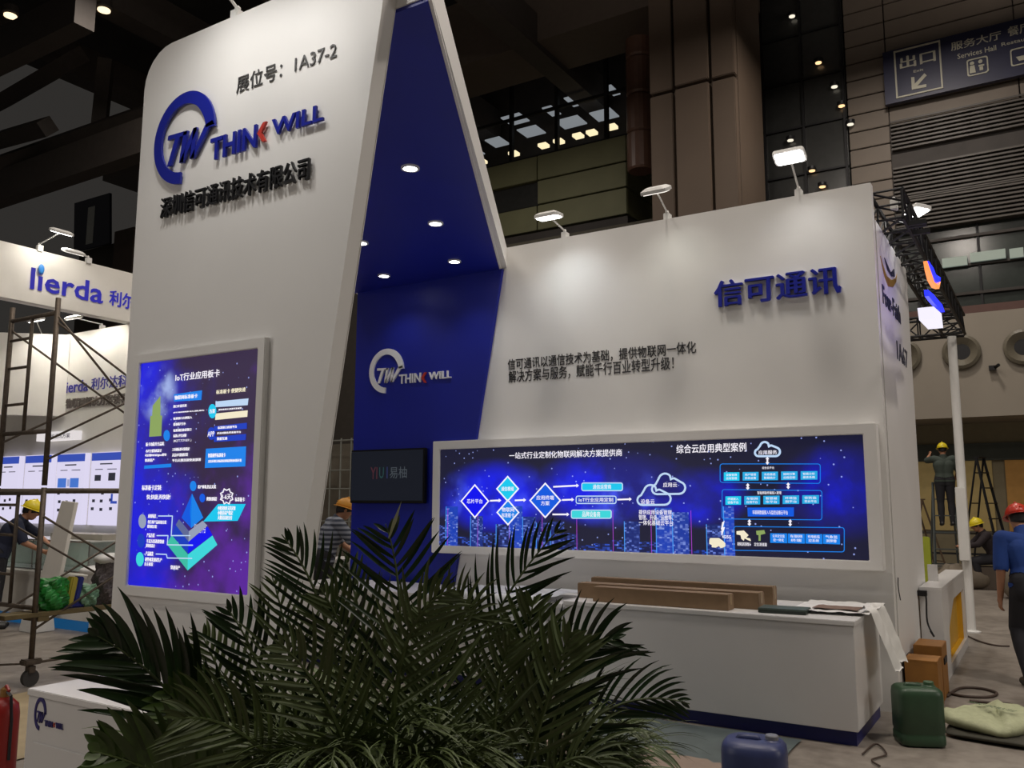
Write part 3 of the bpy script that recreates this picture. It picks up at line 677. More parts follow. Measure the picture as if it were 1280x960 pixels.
for cx_, cy_, rx, ry, m_, t_, hl in ((594, 626.5, 18, 21.5, DBL, ['芯片平台'], 1), (635, 611, 14.5, 16.5, CYAN, ['通信模组'], 1), (635.5, 640.5, 14.5, 16.5, SKY, ['物联网', '标准板卡'], 1), (682, 625.5, 20, 22.5, MBL, ['应用终端', '方案'], 1)):
    P_ = [(cx_-rx, cy_), (cx_, cy_-ry), (cx_+rx, cy_), (cx_, cy_+ry)]
    mp(P_, m_, 'diamond_tile', .004 if cy_ != 640.5 else .006); outline(P_, .014, TXT, 'diamond_outline', .006 if cy_ != 640.5 else .008)
    for j, w_ in enumerate(t_):
        hw = rx*.55*(1 if len(w_) > 2 else .5); yc = cy_+(j-(len(t_)-1)/2)*7
        mt(w_, (cx_-hw, yc+2.8), (cx_+hw, yc-2.8))
for pts in ([(613, 626), (627, 625.5)], [(644, 625.5), (658, 625)], [(692, 608.5), (724, 607)], [(703, 625), (718, 624.5)], [(691, 643), (712, 643)], [(772, 624.5), (790, 624)]):
    (xa, ya), (xb, yb) = pts
    mp([(xa, ya-1), (xb-3, yb-1), (xb-3, yb-2.4), (xb, yb), (xb-3, yb+2.4), (xb-3, yb+1), (xa, ya+1)], TXT, 'arrow', .006)
for (x0_, x1_, y0_, y1_, m_, t_) in ((727, 779, 603, 614, CYAN, '通信运营商'), (720, 771, 619.5, 630, BLU2, 'IoT行业应用定制'), (714, 765, 637, 648.5, TEAL, '品牌设备商')):
    P_ = rounded(x0_, y0_, x1_, y1_, 2.5, 2); mp(P_, m_, 'pill_tile', .004); outline(P_, .01, PALE, 'pill_outline')
    k = .28 if len(t_) < 8 else .08; mt(t_, (x0_+(x1_-x0_)*k, y1_-2.6), (x1_-(x1_-x0_)*k, y0_+2.4))
def cloud(cx_, cy_, w, h):
    """cy is the baseline"""
    out = []
    def arc(x, y, r, a0, a1, n=7):
        for k in range(n+1):
            a = R(a0+(a1-a0)*k/n); out.append((cx_+(x+r*math.cos(a))*w, cy_-(y+r*math.sin(a)*w/h)*h))
    arc(-.33, .28, .17, 270, 110); arc(-.1, .62, .21, 165, 40); arc(.14, .56, .12, 120, 60); arc(.3, .33, .2, 75, -90)
    return out
for cx_, cy_, w, h, t_, tx, ty in ((836, 621, 44, 34, '应用云', 838, 606), (818, 634, 44, 32, '设备云', 810, 627), (959.5, 572, 34, 22, '应用服务', 960, 565.5)):
    outline(cloud(cx_, cy_, w, h), .018, PALE, 'cloud_outline', .004 if cx_ != 818 else .007)
    hw = len(t_)*2.9; mt(t_, (tx-hw, ty+3), (tx+hw, ty-3))
for i, t_ in enumerate(('提供应用设备管理、', '管理、升级、运维等、', '一体化基础云平台')): mt(t_, (799, 643+i*6.7), (842, 637.5+i*6.5))
for (x0_, x1_, y0_, y1_) in ((900, 1026, 579.5, 603.5), (902.5, 1028, 611.5, 649), (917, 1056, 657.5, 688)):
    yl = lambda x, y: y+(x-900)*(.0 if y < 600 else (.01 if y < 660 else .015))
    P_ = rounded(x0_, y0_, x1_, y1_, 3, 2); outline([(x, yl(x, y)) for x, y in P_], .006, SKY, 'group_outline')
for r0, y, labels, m_ in ((905, 595.5, ('设备管理应用管理', '用户管理系统设置', '消息推送数据统计', '规则引擎远程控制', '智能分析报表系统'), CYAN), (907, 625.5, ('终端接入设备平台', '车联网应用平台', '智慧城市平台', '环境监测平台', '安防监控云平台'), SKY)):
    for k in range(5):
        x = r0+k*(23.4+k*.15); w = 19.5+k*.35; yy_ = y-k*.35
        mp([(x, yy_-5), (x+w, yy_-5.3), (x+w, yy_+5.4), (x, yy_+5.6)], CYAN if k == 0 else glow('screen_tile_blue', (36, 170, 228)), 'tile', .004)
        h_ = len(labels[k])//2
        mt(labels[k][:h_], (x+3, yy_-.3), (x+w-3, yy_-3.5), bold=.01); mt(labels[k][h_:], (x+3, yy_+4), (x+w-3, yy_+.8), bold=.01)
mt('综合云平台', (953, 586.5), (968, 583)); mt('智能网联终端接入管理', (947, 618), (977, 614))
mp([(934.5, 634.5), (992.5, 634.2), (992.5, 645.5), (935, 645.6)], MBL, 'tile', .004); mt('车联网数据接入与监控运维云平台', (941, 643), (985, 638))
for x, y0_, y1_ in ((959.5, 571, 581), (935, 604, 612.5), (985.5, 603, 611.5), (937, 649, 657.5), (988, 649, 658)):
    mp([(x, y0_), (x+2.4, y0_+3), (x+1, y0_+3), (x+1, y1_-3), (x+2.4, y1_-3), (x, y1_), (x-2.4, y1_-3), (x-1, y1_-3), (x-1, y0_+3), (x-2.4, y0_+3)], TXT, 'arrow', .006)
for k, t_ in enumerate(('公共安全监控一体化', '车联网终端', '充电桩监控系统', '气象监测预警')):
    x = 963+k*22; mp([(x, 666.5+k*.4), (x+21, 666.8+k*.4), (x+21.2, 679+k*.5), (x, 678.5+k*.4)], SKY, 'tile', .004)
    h_ = (len(t_)+1)//2; mt(t_[:h_], (x+3, 671.7+k*.4), (x+18, 668.2+k*.4), bold=.01); mt(t_[h_:], (x+4, 676.6+k*.4), (x+17, 673.2+k*.4), bold=.01)
mp([(906, 651), (904, 659), (906.5, 659), (902.5, 670), (901.7, 664), (903, 662), (901.5, 662), (903, 653)], TXT, 'lightning_icon', .006); mt('4G/5G', (903, 673), (914, 669))
mp([(887, 675), (888, 672.5), (899, 672.5), (904, 676), (907, 679), (907, 683), (904, 684.5), (901, 685), (899, 682.5), (895, 684.5), (890, 684), (890, 681), (887, 680)], CRM, 'car_icon', .006)
mp([(921, 664), (930, 663), (936, 669), (933, 672), (938, 673), (939, 676.5), (935, 675), (931, 673), (930, 676), (927, 673.5), (926, 669), (921, 668)], CRM, 'camera_icon', .006)
mp([(945.5, 663.5), (955.5, 662.5), (957, 667), (951, 668.5), (951, 676), (948.5, 676), (948.5, 669), (946, 668.5)], PCB, 'camera_icon', .006)
mt('视频监控摄像头', (922, 682), (939, 678)); mt('定位测速器', (943, 682.5), (959, 678.5))
# ================= television =================
tv = thing('television', 'black wall television with faint coloured letters on blue wall', 'television', (-6.05, 7.5, 1.9))
tx0, tx1, tz0, tz1 = -6.34, -5.765, 1.63, 2.225
MB().box((-6.83, 7.48, 1.62), (-5.76, 7.54, 2.225)).build('casing', mat('tv_plastic', (.01, .01, .011), .45, var=.05, spec=.25), tv, bevel=.008)
ts = box('screen', (-6.81, 7.474, 1.65), (-5.78, 7.48, 2.205), mat('tv_screen', (.006, .006, .008), .45, em=(.008, .010, .016), es=1, var=0, spec=.15), tv)
for s_, a_, b_, c_ in (('YI', (463, 599), (472, 584), (66, 34, 42)), ('U', (474, 598), (480, 584), (32, 62, 62)), ('I', (483, 598), (485, 583.5), (34, 40, 72)), ('易柚', (487, 598), (509, 583), (62, 68, 74))):
    ytext(s_, a_, b_, 7.474, glow('tv_text_%d' % c_[0], c_), ts, name='screen_text', bold=.01)
for b_ in (-6.5, -6.1): box('wall_bracket', (b_-.03, 7.54, 1.8), (b_+.03, 7.56, 2.1), DARKM, tv)
# ================= counters =================
PLINTH = mat('blue_plinth', s2l(18, 26, 100), .4)
mc = thing('reception_counter', 'long white counter with blue plinth, cardboard boxes lying on it', 'counter', (-2.25, 6.9, 0))
box('body', (-3.45, 6.4, .1), (-1.2, 7.42, .80), WHITE2, mc, bevel=.004)
box('counter_top', (-3.46, 6.39, .8), (-1.19, 7.43, .835), WHITE2, mc, bevel=.004)
box('plinth', (-3.40, 6.44, 0), (-1.22, 7.4, .1), PLINTH, mc)
lc = thing('display_counter', 'low white counter under the blue wall and city display, behind the palms', 'counter', (-5.2, 6.9, 0))
box('body', (-6.9, 6.62, .08), (-3.62, 7.42, .74), WHITE2, lc, bevel=.004)
box('counter_top', (-6.92, 6.6, .74), (-3.6, 7.43, .78), WHITE2, lc, bevel=.004)
box('plinth', (-6.85, 6.68, 0), (-3.66, 7.4, .08), PLINTH, lc)
sc = thing('logo_counter', 'small white counter with dark blue ring logo at lower left', 'counter', (-3.5, 2.5, 0))
box('body', (-4.0, 2.29, .0), (-2.98, 2.72, .77), WHITE2, sc, bevel=.003)
box('counter_top', (-4.005, 2.285, .77), (-2.975, 2.725, .8), mat('gloss_white_top', (.8, .79, .78), .12, var=.01), sc, bevel=.003)
box('door', (-3.93, 2.283, .06), (-3.3, 2.29, .58), WHITE2, sc, bevel=.003)
NVY = mat('logo_navy', s2l(38, 32, 110), .4)
logo(sc, onY(43, 908, 2.29), onY(59, 876, 2.29), 2.29, FY, NVY, .004)
ytext('THIN', (56.5, 907), (67, 902), 2.29, NVY, sc, name='letter', depth=.004, bold=.03, split=True)
chevron(sc, onY(67, 908.5, 2.29), onY(69.5, 903.5, 2.29), FY, LOGOR, .004)
ytext('WILL', (70.5, 910), (80, 905), 2.29, NVY, sc, name='letter', depth=.004, bold=.03, split=True)
# ---- long cardboard boxes on the counter ----
def carton(name, label, a, b, rz, loc, m=CARD, tape=True, group=None):
    t = thing(name, label, 'box', loc, rz, group, local=True)
    w, d, h = a, b[0], b[1]
    MB().box((0, 0, 0), (w, d, h)).build('carton_body', m, t, bevel=.003)
    box('flap', (.004, .004, h), (w-.004, d*.49, h+.003), m, t); box('flap', (.004, d*.51, h), (w-.004, d-.004, h+.003), m, t)
    if tape: box('tape', (-.001, d*.42, h+.003), (w+.001, d*.58, h+.0045), mat('packing_tape', s2l(170, 150, 120), .25), t); box('tape', (w, d*.4, h*.35), (w+.002, d*.6, h+.004), MATS['packing_tape'], t)
    return t
carton('cardboard_box', 'long brown cardboard box lying nearest the counter front', onY(910, 750, 6.47).x-onY(741, 750, 6.47).x, (.14, .115), R(0), (onY(741, 750, 6.47).x, 6.47, .836))
carton('cardboard_box', 'longer brown cardboard box lying behind, its open end at the left', onY(948, 745, 6.66).x-onY(722, 745, 6.66).x, (.16, .12), R(0), (onY(722, 745, 6.66).x, 6.66, .836))
carton('cardboard_box', 'slim brown cardboard box lying furthest back against the white wall', onY(966, 745, 6.9).x-onY(739, 745, 6.9).x, (.12, .15), R(0), (onY(739, 745, 6.9).x, 6.9, .836))
t = thing('flat_case', 'flat dark green case lying on the white counter right of the boxes', 'case', (-1.72, 6.62, .836), R(4), local=True)
MB().box((-.17, -.11, 0), (.17, .11, .022)).build('base', mat('case_green', s2l(38, 48, 42), .45), t, bevel=.003)
MB().box((-.172, -.112, .022), (.172, .112, .036)).build('lid', mat('case_green_top', s2l(70, 84, 76), .4), t, bevel=.004)
# ---- crumpled sheets ----
def sheet(name, label, cat, P, m, seed=0, amp=.012, n=26, group=None, th=.0015):
    """P(u,v)->Vector; crumpled solid sheet"""
    rng = random.Random(seed)
    ph = [(rng.uniform(2, 9), rng.uniform(2, 9), rng.uniform(0, 6), rng.uniform(.3, 1)) for _ in range(9)]
    top = []
    for i in range(n+1):
        for j in range(n+1):
            u, v = i/n, j/n; h = 0
            for a, b, c, w in ph: h += abs(math.sin(a*u*2+b*v*2+c))*w
            top.append(Vector(P(u, v))+Vector((0, 0, amp*(h/2.5))) )
    mb = MB(); m1 = n+1
    bot = [p-Vector((0, 0, th)) for p in top]
    fs = [(i*m1+j, (i+1)*m1+j, (i+1)*m1+j+1, i*m1+j+1) for i in range(n) for j in range(n)]
    K = len(top); fs += [(a+K, d+K, c+K, b+K) for a, b, c, d in fs]
    mb.add(top+bot, fs)
    o = mb.build(name, m, None, smooth=True); tag(o, label, cat, group); return o
PAPER = mat('white_wrapping', (.72, .71, .68), .55, var=.06, scale=12)
FILM = mat('clear_film', (.62, .64, .66), .25, var=.1, scale=10)
def drape1(u, v):
    x = -1.72+u*.62; y = 6.62+v*.75; z = .842
    if x > -1.19: pass
    return (x, y, z)
sheet('paper_sheet', 'crumpled white wrapping paper on right end of the reception counter', 'paper', lambda u, v: (-1.70+u*.56, 6.62+v*.74+.05*u, .838), PAPER, 3, .012)
def drape2(u, v):
    s = u*.62
    x = -1.22+min(s, .08)+max(0, s-.08)*.25; z = .845-max(0, s-.06)*.80
    return (x+.03*math.sin(v*7), 6.72+v*.5+u*.12, max(z, .42))
sheet('plastic_wrap', 'white plastic wrap hanging over the counter end towards the wooden box', 'plastic sheet', drape2, PAPER, 5, .02)
sheet('dust_cloth', 'translucent white dust cloth draped over the low counter left of the cardboard', 'cloth', lambda u, v: (-4.75+u*1.05, 6.52+min(v, .3)*.1+max(0, v-.3)*1.0, .80-max(0, .3-v)*1.3*(.4+.6*abs(math.sin(u*3+.5)))), FILM, 9, .02)
t = sheet('flyer', 'rumpled brown edged paper lying on the white counter wrapping', 'paper', lambda u, v: (-1.55+u*.32, 6.75+v*.22, .862), mat('brown_paper', s2l(120, 98, 84), .7), 11, .006, 10)
# ---- things at the counter end ----
WOOD = mat('orange_plywood', s2l(150, 102, 44), .6, var=.15, scale=8)
t = thing('wooden_crate', 'orange brown wooden box standing behind the green jerrycan', 'box', (-.96, 7.95, 0), R(1), local=True)
for a, b in (((-.12, -.2, 0), (.12, -.185, .38)), ((-.12, .185, 0), (.12, .2, .38)), ((-.12, -.185, 0), (-.105, .185, .38)), ((.105, -.185, 0), (.12, .185, .38)), ((-.105, -.185, 0), (.105, .185, .015))):
    box('side_board', a, b, WOOD, t, bevel=.002)
box('lid_board', (-.12, -.2, .38), (.12, .1, .395), WOOD, t, bevel=.002)
t = thing('wooden_crate', 'second wooden box with handle hole leaning behind the first', 'box', (-.96, 8.45, 0), R(0), local=True)
box('body', (-.11, -.2, 0), (.11, .2, .44), WOOD, t, bevel=.004); box('handle', (.11, -.1, .28), (.12, .1, .33), DARKM, t)
t = tag(MB().box((-.006, 0, 0), (.006, .5, .8), Matrix.Translation((-1.08, 7.75, .01)) @ Matrix.Rotation(R(-4), 4, 'Y')).build('leaning_board', mat('board_grey', s2l(95, 88, 80), .7)), 'thin grey board leaning between counter end and display wall side', 'board')
def jerrycan(loc, rz, s, m, mcap, label, dims=(.15, .13, .385), e=.38):
    t = thing('jerrycan', label, 'jerrycan', loc, rz, local=True)
    w, d, h = [q*s for q in dims]
    prof = [(0, .8), (.03, .97), (.06, 1), (.18, 1), (.2, .97), (.24, .97), (.26, 1), (.86, 1), (.94, .97), (.98, .88), (1.0, .78)]
    n = 32; vs = []
    for hz, k in prof:
        for j in range(n):
            a = 2*math.pi*j/n; c, s_ = math.cos(a), math.sin(a)
            vs.append((w*k*math.copysign(abs(c)**e, c), d*k*math.copysign(abs(s_)**e, s_), h*hz))
    K = len(prof); fs = [(i*n+j, i*n+(j+1) % n, (i+1)*n+(j+1) % n, (i+1)*n+j) for i in range(K-1) for j in range(n)]+[tuple(range(n-1, -1, -1)), tuple(range((K-1)*n, K*n))]
    MB().add(vs, fs).build('body', m, t, smooth=True)
    MB().tube([(-w*.55, 0, h*.95), (-w*.45, 0, h*1.01), (w*.1, 0, h*1.01), (w*.2, 0, h*.95)], .018*s, 10).build('handle', m, t, smooth=True)
    MB().lathe([(.030*s, 0), (.034*s, .005), (.034*s, .035*s), (.03*s, .04*s)], 18, (w*.55, 0, h*.975)).build('cap', mcap, t)
    MB().lathe([(.042*s, 0), (.045*s, .01*s), (.03*s, .02*s)], 18, (w*.55, 0, h*.975)).build('neck', m, t)
    return t
GJ = mat('green_plastic', s2l(46, 72, 50), .4, var=.12, scale=10); BJ = mat('blue_plastic', s2l(52, 60, 100), .4, var=.12, scale=10)
jerrycan((-.87, 6.75, 0), R(25), 1.0, GJ, mat('green_cap', s2l(60, 90, 60), .4), 'dark green plastic jerrycan standing at the counter corner')
pj = onZ(946, 1030)
jerrycan((pj.x, pj.y, 0), R(10), 1.0, BJ, mat('grey_cap', s2l(120, 122, 128), .4), 'dark blue plastic jerrycan at the lower picture edge', (.165, .15, .42), .62)
# sack
def blob_sack(name, label, loc, rz, sx, sy, sz, m, seed):
    rng = random.Random(seed); mb = MB(); n, k = 28, 12; vs = []
    for i in range(k+1):
        th = math.pi*i/k
        for j in range(n):
            a = 2*math.pi*j/n; c, s_ = math.cos(a), math.sin(a)
            q = math.sin(th)**.45
            x = sx*q*math.copysign(abs(c)**.5, c); y = sy*q*math.copysign(abs(s_)**.5, s_)
            z = sz*(.5+.5*math.cos(th))*(1+.15*math.sin(3*a+seed)+.1*math.sin(x*40+y*31))
            vs.append((x*(1+.05*math.sin(5*a)), y, max(z, 0)+(.0 if i < k else 0)))
    mb.add(vs, [(i*n+j, (i+1)*n+j, (i+1)*n+(j+1) % n, i*n+(j+1) % n) for i in range(k) for j in range(n)])
    t = thing(name, label, 'sack', loc, rz, local=True); mb.build('sack_body', m, t, smooth=True); return t
SACK = mat('pale_green_woven', s2l(168, 172, 138), .7, var=.1, scale=20, bump=.3)
t = blob_sack('cement_sack', 'pale yellow green woven sack lying flat right of the green jerrycan', (-.42, 7.35, 0.03), R(-28), .30, .36, .13, SACK, 2)
v_, f_ = text_geo('瓷砖胶粘剂', 0, .01); mb = MB(); mb.add([((p[0]-2.3)*.07, (p[1])*.07-.12, .168) for p in v_], f_); raw_build(mb, 'printed_text', mat('dark_green_print', s2l(70, 90, 60), .6), t)
t2 = blob_sack('cement_sack', 'darker flattened sack under the pale woven sack', (-.40, 7.3, 0.0), R(-10), .33, .36, .06, mat('dark_sack', s2l(62, 60, 50), .8), 5)
# cables
def cable(name, label, pts, r, m, cat='cable'):
    P = [Vector(p) for p in pts]; out = []
    for i in range(len(P)-1):
        p0 = P[max(i-1, 0)]; p1 = P[i]; p2 = P[i+1]; p3 = P[min(i+2, len(P)-1)]
        for k in range(6):
            t_ = k/6; out.append(.5*((2*p1)+(p2-p0)*t_+(2*p0-5*p1+4*p2-p3)*t_*t_+(3*p1-p0-3*p2+p3)*t_**3))
    out.append(P[-1])
    return tag(MB().tube(out, r, 6).build(name, m, None, smooth=True), label, cat)
CAB = mat('brown_cable', s2l(70, 56, 48), .6)
def fl(*pts, z=.012): return [(onZ(x, y).x, onZ(x, y).y, z) for x, y in pts]
cable('cable', 'brown cable looping on the floor behind the pale sack', fl((1184, 872), (1200, 862), (1225, 862), (1246, 868), (1236, 873), (1205, 872), (1186, 868)), .012, CAB)
cable('cable', 'second brown cable loop on the floor right of the pale sack', fl((1212, 878), (1235, 880), (1262, 882), (1271, 888), (1255, 892), (1232, 890), (1225, 884)), .012, CAB)
cable('cable', 'thin dark cable on the floor crossing from cabinet to the blue shirted man', fl((1207, 795), (1225, 803), (1245, 808), (1262, 809)), .01, CAB)
cable('cable', 'thin brown cable scattered on floor in front of the counter plinth', fl((1078, 945), (1095, 932), (1108, 945), (1090, 952), (1100, 960)), .006, CAB)
cable('pole_cable', 'thin cable running down the side panel to the counter', [onX(1121, 722, -1.1)+Vector((.01, 0, 0)), onX(1121, 735, -1.1)+Vector((.012, 0, 0)), onX(1124, 750, -1.1)+Vector((.01, 0, 0))], .004, DARKM)
# floor coverings
FILMF = mat('floor_film', s2l(96, 106, 106), .3, var=.15, scale=6)
sheet('plastic_film', 'grey green protective film covering the booth floor before the counter', 'floor film', lambda u, v: (-4.6+u*3.15+.12*math.sin(v*5), 3.4+v*2.95, .003), FILMF, 21, .008, 40)
PB_ = mat('beige_paper', s2l(150, 132, 118), .7)
c_ = onZ(705, 935); sheet('paper_scrap', 'big torn beige paper on the film right of the palms', 'paper', lambda u, v: (c_.x-.32+u*.62-.3*v+.06*math.sin(v*9), c_.y-.35+v*.6+.1*math.sin(u*5), .018), PB_, 31, .02, 14)
d_ = onZ(855, 965); sheet('paper_scrap', 'torn beige paper on the film left of the blue jerrycan', 'paper', lambda u, v: (d_.x-.3+u*.55+.05*math.sin(v*11), d_.y-.25+v*.45-.1*u, .018), PB_, 33, .03, 12)
sheet('floor_film', 'tan dusty cardboard sheet on floor beside the scaffold foot', 'floor cover', lambda u, v: (-7.6+u*1.9, 3.2+v*1.6, .004), mat('tan_sheet', s2l(158, 142, 112), .7, var=.12, scale=5), 41, .003, 12)
# extinguisher at left edge
pe = onZ(2, 1010)
t = thing('red_canister', 'red canister with metal valve at lower left picture edge', 'fire extinguisher', dep(2, 960, 3.6)*1.0, local=True); t.location.z = 0
RED = mat('red_paint', s2l(150, 32, 26), .35)
MB().lathe([(.06, 0), (.075, .01), (.078, .03), (.078, .52), (.07, .57), (.04, .6), (.025, .61)], 24).build('cylinder', RED, t, smooth=True)
MB().lathe([(.02, 0), (.024, .01), (.024, .05), (.012, .06)], 14, (0, 0, .6)).build('valve', mat('brass', s2l(170, 130, 80), .35, metal=.8), t)
MB().tube([(0, 0, .66), (.03, -.01, .67), (.075, -.02, .65)], .008, 6).build('lever', RED, t); MB().tube([(.01, 0, .64), (.06, 0, .62), (.082, 0, .5), (.084, 0, .3)], .008, 8).build('hose', BLACK, t)
t.location = (onZ(-6, 1022).x, onZ(-6, 1022).y, 0)
# ================= floodlights =================
def flood(label, base, head, aim, lit, watts, col=(1, .97, .92), group=None, cat='floodlight', w=.13, h=.085, tilt=None, spr=(150, .5)):
    tilt = Vector(tilt) if tilt else None
    base, head, aim = Vector(base), Vector(head), Vector(aim)
    t = thing('floodlight', label, cat, base, 0, group)
    mb = MB().box(base+Vector((-.03, -.03, -.02)), base+Vector((.03, .05, .07))); mb.build('clamp', LAMPW, t, bevel=.005)
    j = base+Vector((0, 0, .07)); MB().ell(j+Vector((0, 0, .015)), .018, 10, 6).build('joint', LAMPW, t, smooth=True)
    MB().tube([j+Vector((0, 0, .015)), head], .009, 8).build('arm', LAMPW, t)
    M = (tilt or (aim-head)).to_track_quat('-Z', 'Y').to_matrix().to_4x4(); M.translation = head
    vs = rounded(-w, -h, w, h, .03, 3)
    mb = MB(); n = len(vs)
    pts = [M @ Vector((x, y, -.018)) for x, y in vs]+[M @ Vector((x, y, .012)) for x, y in vs]+[M @ Vector((x*.7, y*.7, .034)) for x, y in vs]
    fs = [tuple(range(n)), tuple(range(3*n-1, 2*n-1, -1))]+[(i+k*n, (i+1) % n+k*n, (i+1) % n+(k+1)*n, i+(k+1)*n) for i in range(n) for k in (0, 1)]
    mb.add(pts, fs).build('head', LAMPW, t)
    vs = rounded(-w*.86, -h*.8, w*.86, h*.8, .02, 3); n = len(vs)
    mb = MB(); pts = [M @ Vector((x, y, -.019)) for x, y in vs]+[M @ Vector((x, y, -.026)) for x, y in vs]
    mb.add(pts, [tuple(range(n)), tuple(range(2*n-1, n-1, -1))]+[(i, (i+1) % n, (i+1) % n+n, i+n) for i in range(n)]).build('lens', LENS if lit else LENSOFF, t)
    if watts:
        d = (aim-head).normalized(); spot('floodlight_beam', head+d*.05, aim, watts, col, spr[0], spr[1], .07)
    return t
for i, (bx, by, hx, hy) in enumerate(((706, 296, 686, 270), (834, 270, 820, 238), (998, 236, 987, 195))):
    b_ = onY(bx, by, YM+.05); b_.z = 4.36
    h_ = onY(hx, hy, YM-.48)
    flood(('white floodlight on the display wall top nearest the blue canopy', 'white floodlight on the display wall top, middle of three, its face turned away', 'bright white floodlight on the display wall top above the blue characters')[i], b_, h_, (h_.x+.05, YM, 2.3), i != 1, (20, 9, 14)[i], ((.93, .98, 1), (1, 1, .9), (1, .98, .95))[i], 'floodlights on the display wall', tilt=((0, .12, -1), (0, .5, -1), (0, -.35, -1))[i], spr=(128, 1.0))
b_ = onY(297, 14, YT+.05); b_.z = 4.39
flood('white floodlight clamped on top of the slanted tower, only its arm in view', b_, b_+Vector((.1, -.65, .35)), (b_.x+.05, YT, 1.9), True, 46, (1, .97, .93), spr=(135, 1.0))
b_ = Vector((-3.05, YT+.05, 4.39)); flood('unseen second floodlight added above the picture to brighten the slanted tower', b_, b_+Vector((.05, -.65, .35)), (b_.x-.1, YT, 1.9), True, 34, (1, .97, .93), spr=(135, 1.0))  # unseen lamp, added to carry light further down the tower wall
# ================= neighbour booth on the right: side panel, truss, neon =================
sp = thing('side_panel', 'white end panel with swoosh logo and black lettering on wall side', 'booth wall', (-1.11, 8.6, 0))
box('wall_panel', (-1.15, 7.72, 0), (-1.10, 9.62, 4.06), WHITE, sp)
XS = -1.10
def xpoly(pts, m, name, d=.004, X=XS, d0=0.0):
    q_ = [(onX(x, y, X).y, onX(x, y, X).z) for x, y in pts]
    return MB().prism(q_, 'x', X+d0, X+d).build(name, m, sp)
GOLD = mat('gold_film', s2l(190, 150, 60), .35, metal=.3); NAV = mat('navy_film', s2l(40, 45, 70), .4)
xpoly([(1100, 320), (1103, 330), (1108, 345), (1114, 350), (1119, 348), (1121, 342), (1120, 352), (1116, 359), (1110, 358), (1105, 345)], GOLD, 'logo_swoosh')
xpoly([(1105, 322), (1109, 338), (1114, 346), (1117, 336), (1113, 341)], NAV, 'logo_blade', .006); xpoly([(1117, 336), (1115, 346), (1118, 346)], NAV, 'logo_blade', .006)
xtext('Four-Faith', (1103, 370), (1124, 380), XS, NAV, sp) if False else None
a_ = onX(1103, 372, XS); b_ = onX(1124, 378, XS); 
plane_text('Four-Faith', Vector((XS, a_.y, a_.z-.05)), Vector((XS, b_.y, a_.z+.12)), FX, NAV, sp, depth=.004, bold=.02)
a_ = onX(1121, 441, XS); b_ = onX(1132, 445, XS)
plane_text('1A67', Vector((XS, a_.y, a_.z-.06)), Vector((XS, b_.y+.1, a_.z+.12)), FX, NAV, sp, depth=.004)
# truss
tr_ = thing('lighting_truss', 'black metal box truss over the white end panel carrying the neon sign', 'truss', (-.95, 10.2, 4.1))
def btruss(P, Q, s, par, n):
    P, Q = Vector(P), Vector(Q); d = (Q-P).normalized(); sd = Vector((0, 0, 1)).cross(d).normalized() if abs(d.z) < .9 else Vector((1, 0, 0)); up = d.cross(sd)
    C_ = [(-s, -s), (s, -s), (s, s), (-s, s)]
    for a, b in C_: MB().tube([P+sd*a+up*b, Q+sd*a+up*b], .02, 6).build('chord', DARKM, par)
    for k in range(n):
        A = P+(Q-P)*k/n; B = P+(Q-P)*(k+1)/n
        mb = MB()
        for i in range(4):
            a, b = C_[i]; a2, b2 = C_[(i+1) % 4]
            mb.tube([A+sd*a+up*b, B+sd*a2+up*b2], .011, 5); mb.tube([A+sd*a+up*b, A+sd*a2+up*b2], .011, 5)
        mb.build('lattice', DARKM, par)
btruss((-1.02, 7.80, 4.20), (-.93, 12.9, 4.03), .13, tr_, 14)
btruss((-1.9, 12.9, 4.03), (-.82, 12.9, 4.03), .13, tr_, 4)
ns = thing('neon_sign', 'glowing blue and orange swoosh sign with white light box on truss', 'neon sign', (-.8, 12, 4))
def npoly(pts, m, name, X=-.62, d=.04):
    q_ = [(onX(x, y, X).y, onX(x, y, X).z) for x, y in pts]
    return MB().prism(q_, 'x', X-d, X).build(name, m, ns)
NB = glow('neon_blue', (40, 50, 255), 1.6); NO = glow('neon_orange', (255, 150, 80), 1.3); NW = glow('neon_white', (240, 235, 250), 1.1)
npoly([(1159, 326), (1161, 338), (1164, 350), (1169, 359), (1174, 361), (1176, 352), (1173, 357), (1168, 352), (1164, 340)], NO, 'swoosh', -.70, .03)
npoly([(1161, 326), (1167, 335), (1170, 343), (1176, 347), (1175, 354), (1170, 352), (1165, 341)], NB, 'blade', -.715, .03)
npoly([(1160, 362), (1167, 368), (1178, 381), (1181, 390), (1176, 388), (1167, 378), (1161, 370)], NB, 'glowing_letters', -.70, .03)
npoly([(1167, 383), (1177, 392), (1179, 410), (1169, 398)], NW, 'light_box', -.68, .12)
for y_ in (onX(1163, 345, -.715).y, onX(1172, 380, -.70).y, onX(1173, 395, -.68).y):
    box('bracket', (-.86, y_-.02, 4.0), (-.72, y_+.02, 4.04), DARKM, ns)
t = flood('small lit floodlight on the truss right of the display wall', (-1.02, 8.3, 4.33), onY(1146, 263, 8.75), (-1.09, 8.6, 3.0), True, 8, cat='floodlight')
# white pole with box
t = thing('white_pole', 'white post with long white box mounted on it, under truss end', 'pole', (-.95, 12.72, 0))
MB().tube([(-.95, 12.72, 0), (-.95, 12.72, 3.85)], .055, 16).build('post', LAMPW, t)
a_ = onY(1194, 609, 12.6); b_ = onY(1216, 701, 12.6)
box('housing', (a_.x-.0, 12.52, b_.z), (b_.x-.02, 12.66, a_.z), LAMPW, t, bevel=.008)
MB().lathe([(.11, 0), (.11, .015), (.06, .03)], 16, (-.95, 12.72, 0)).build('foot_plate', LAMPW, t)
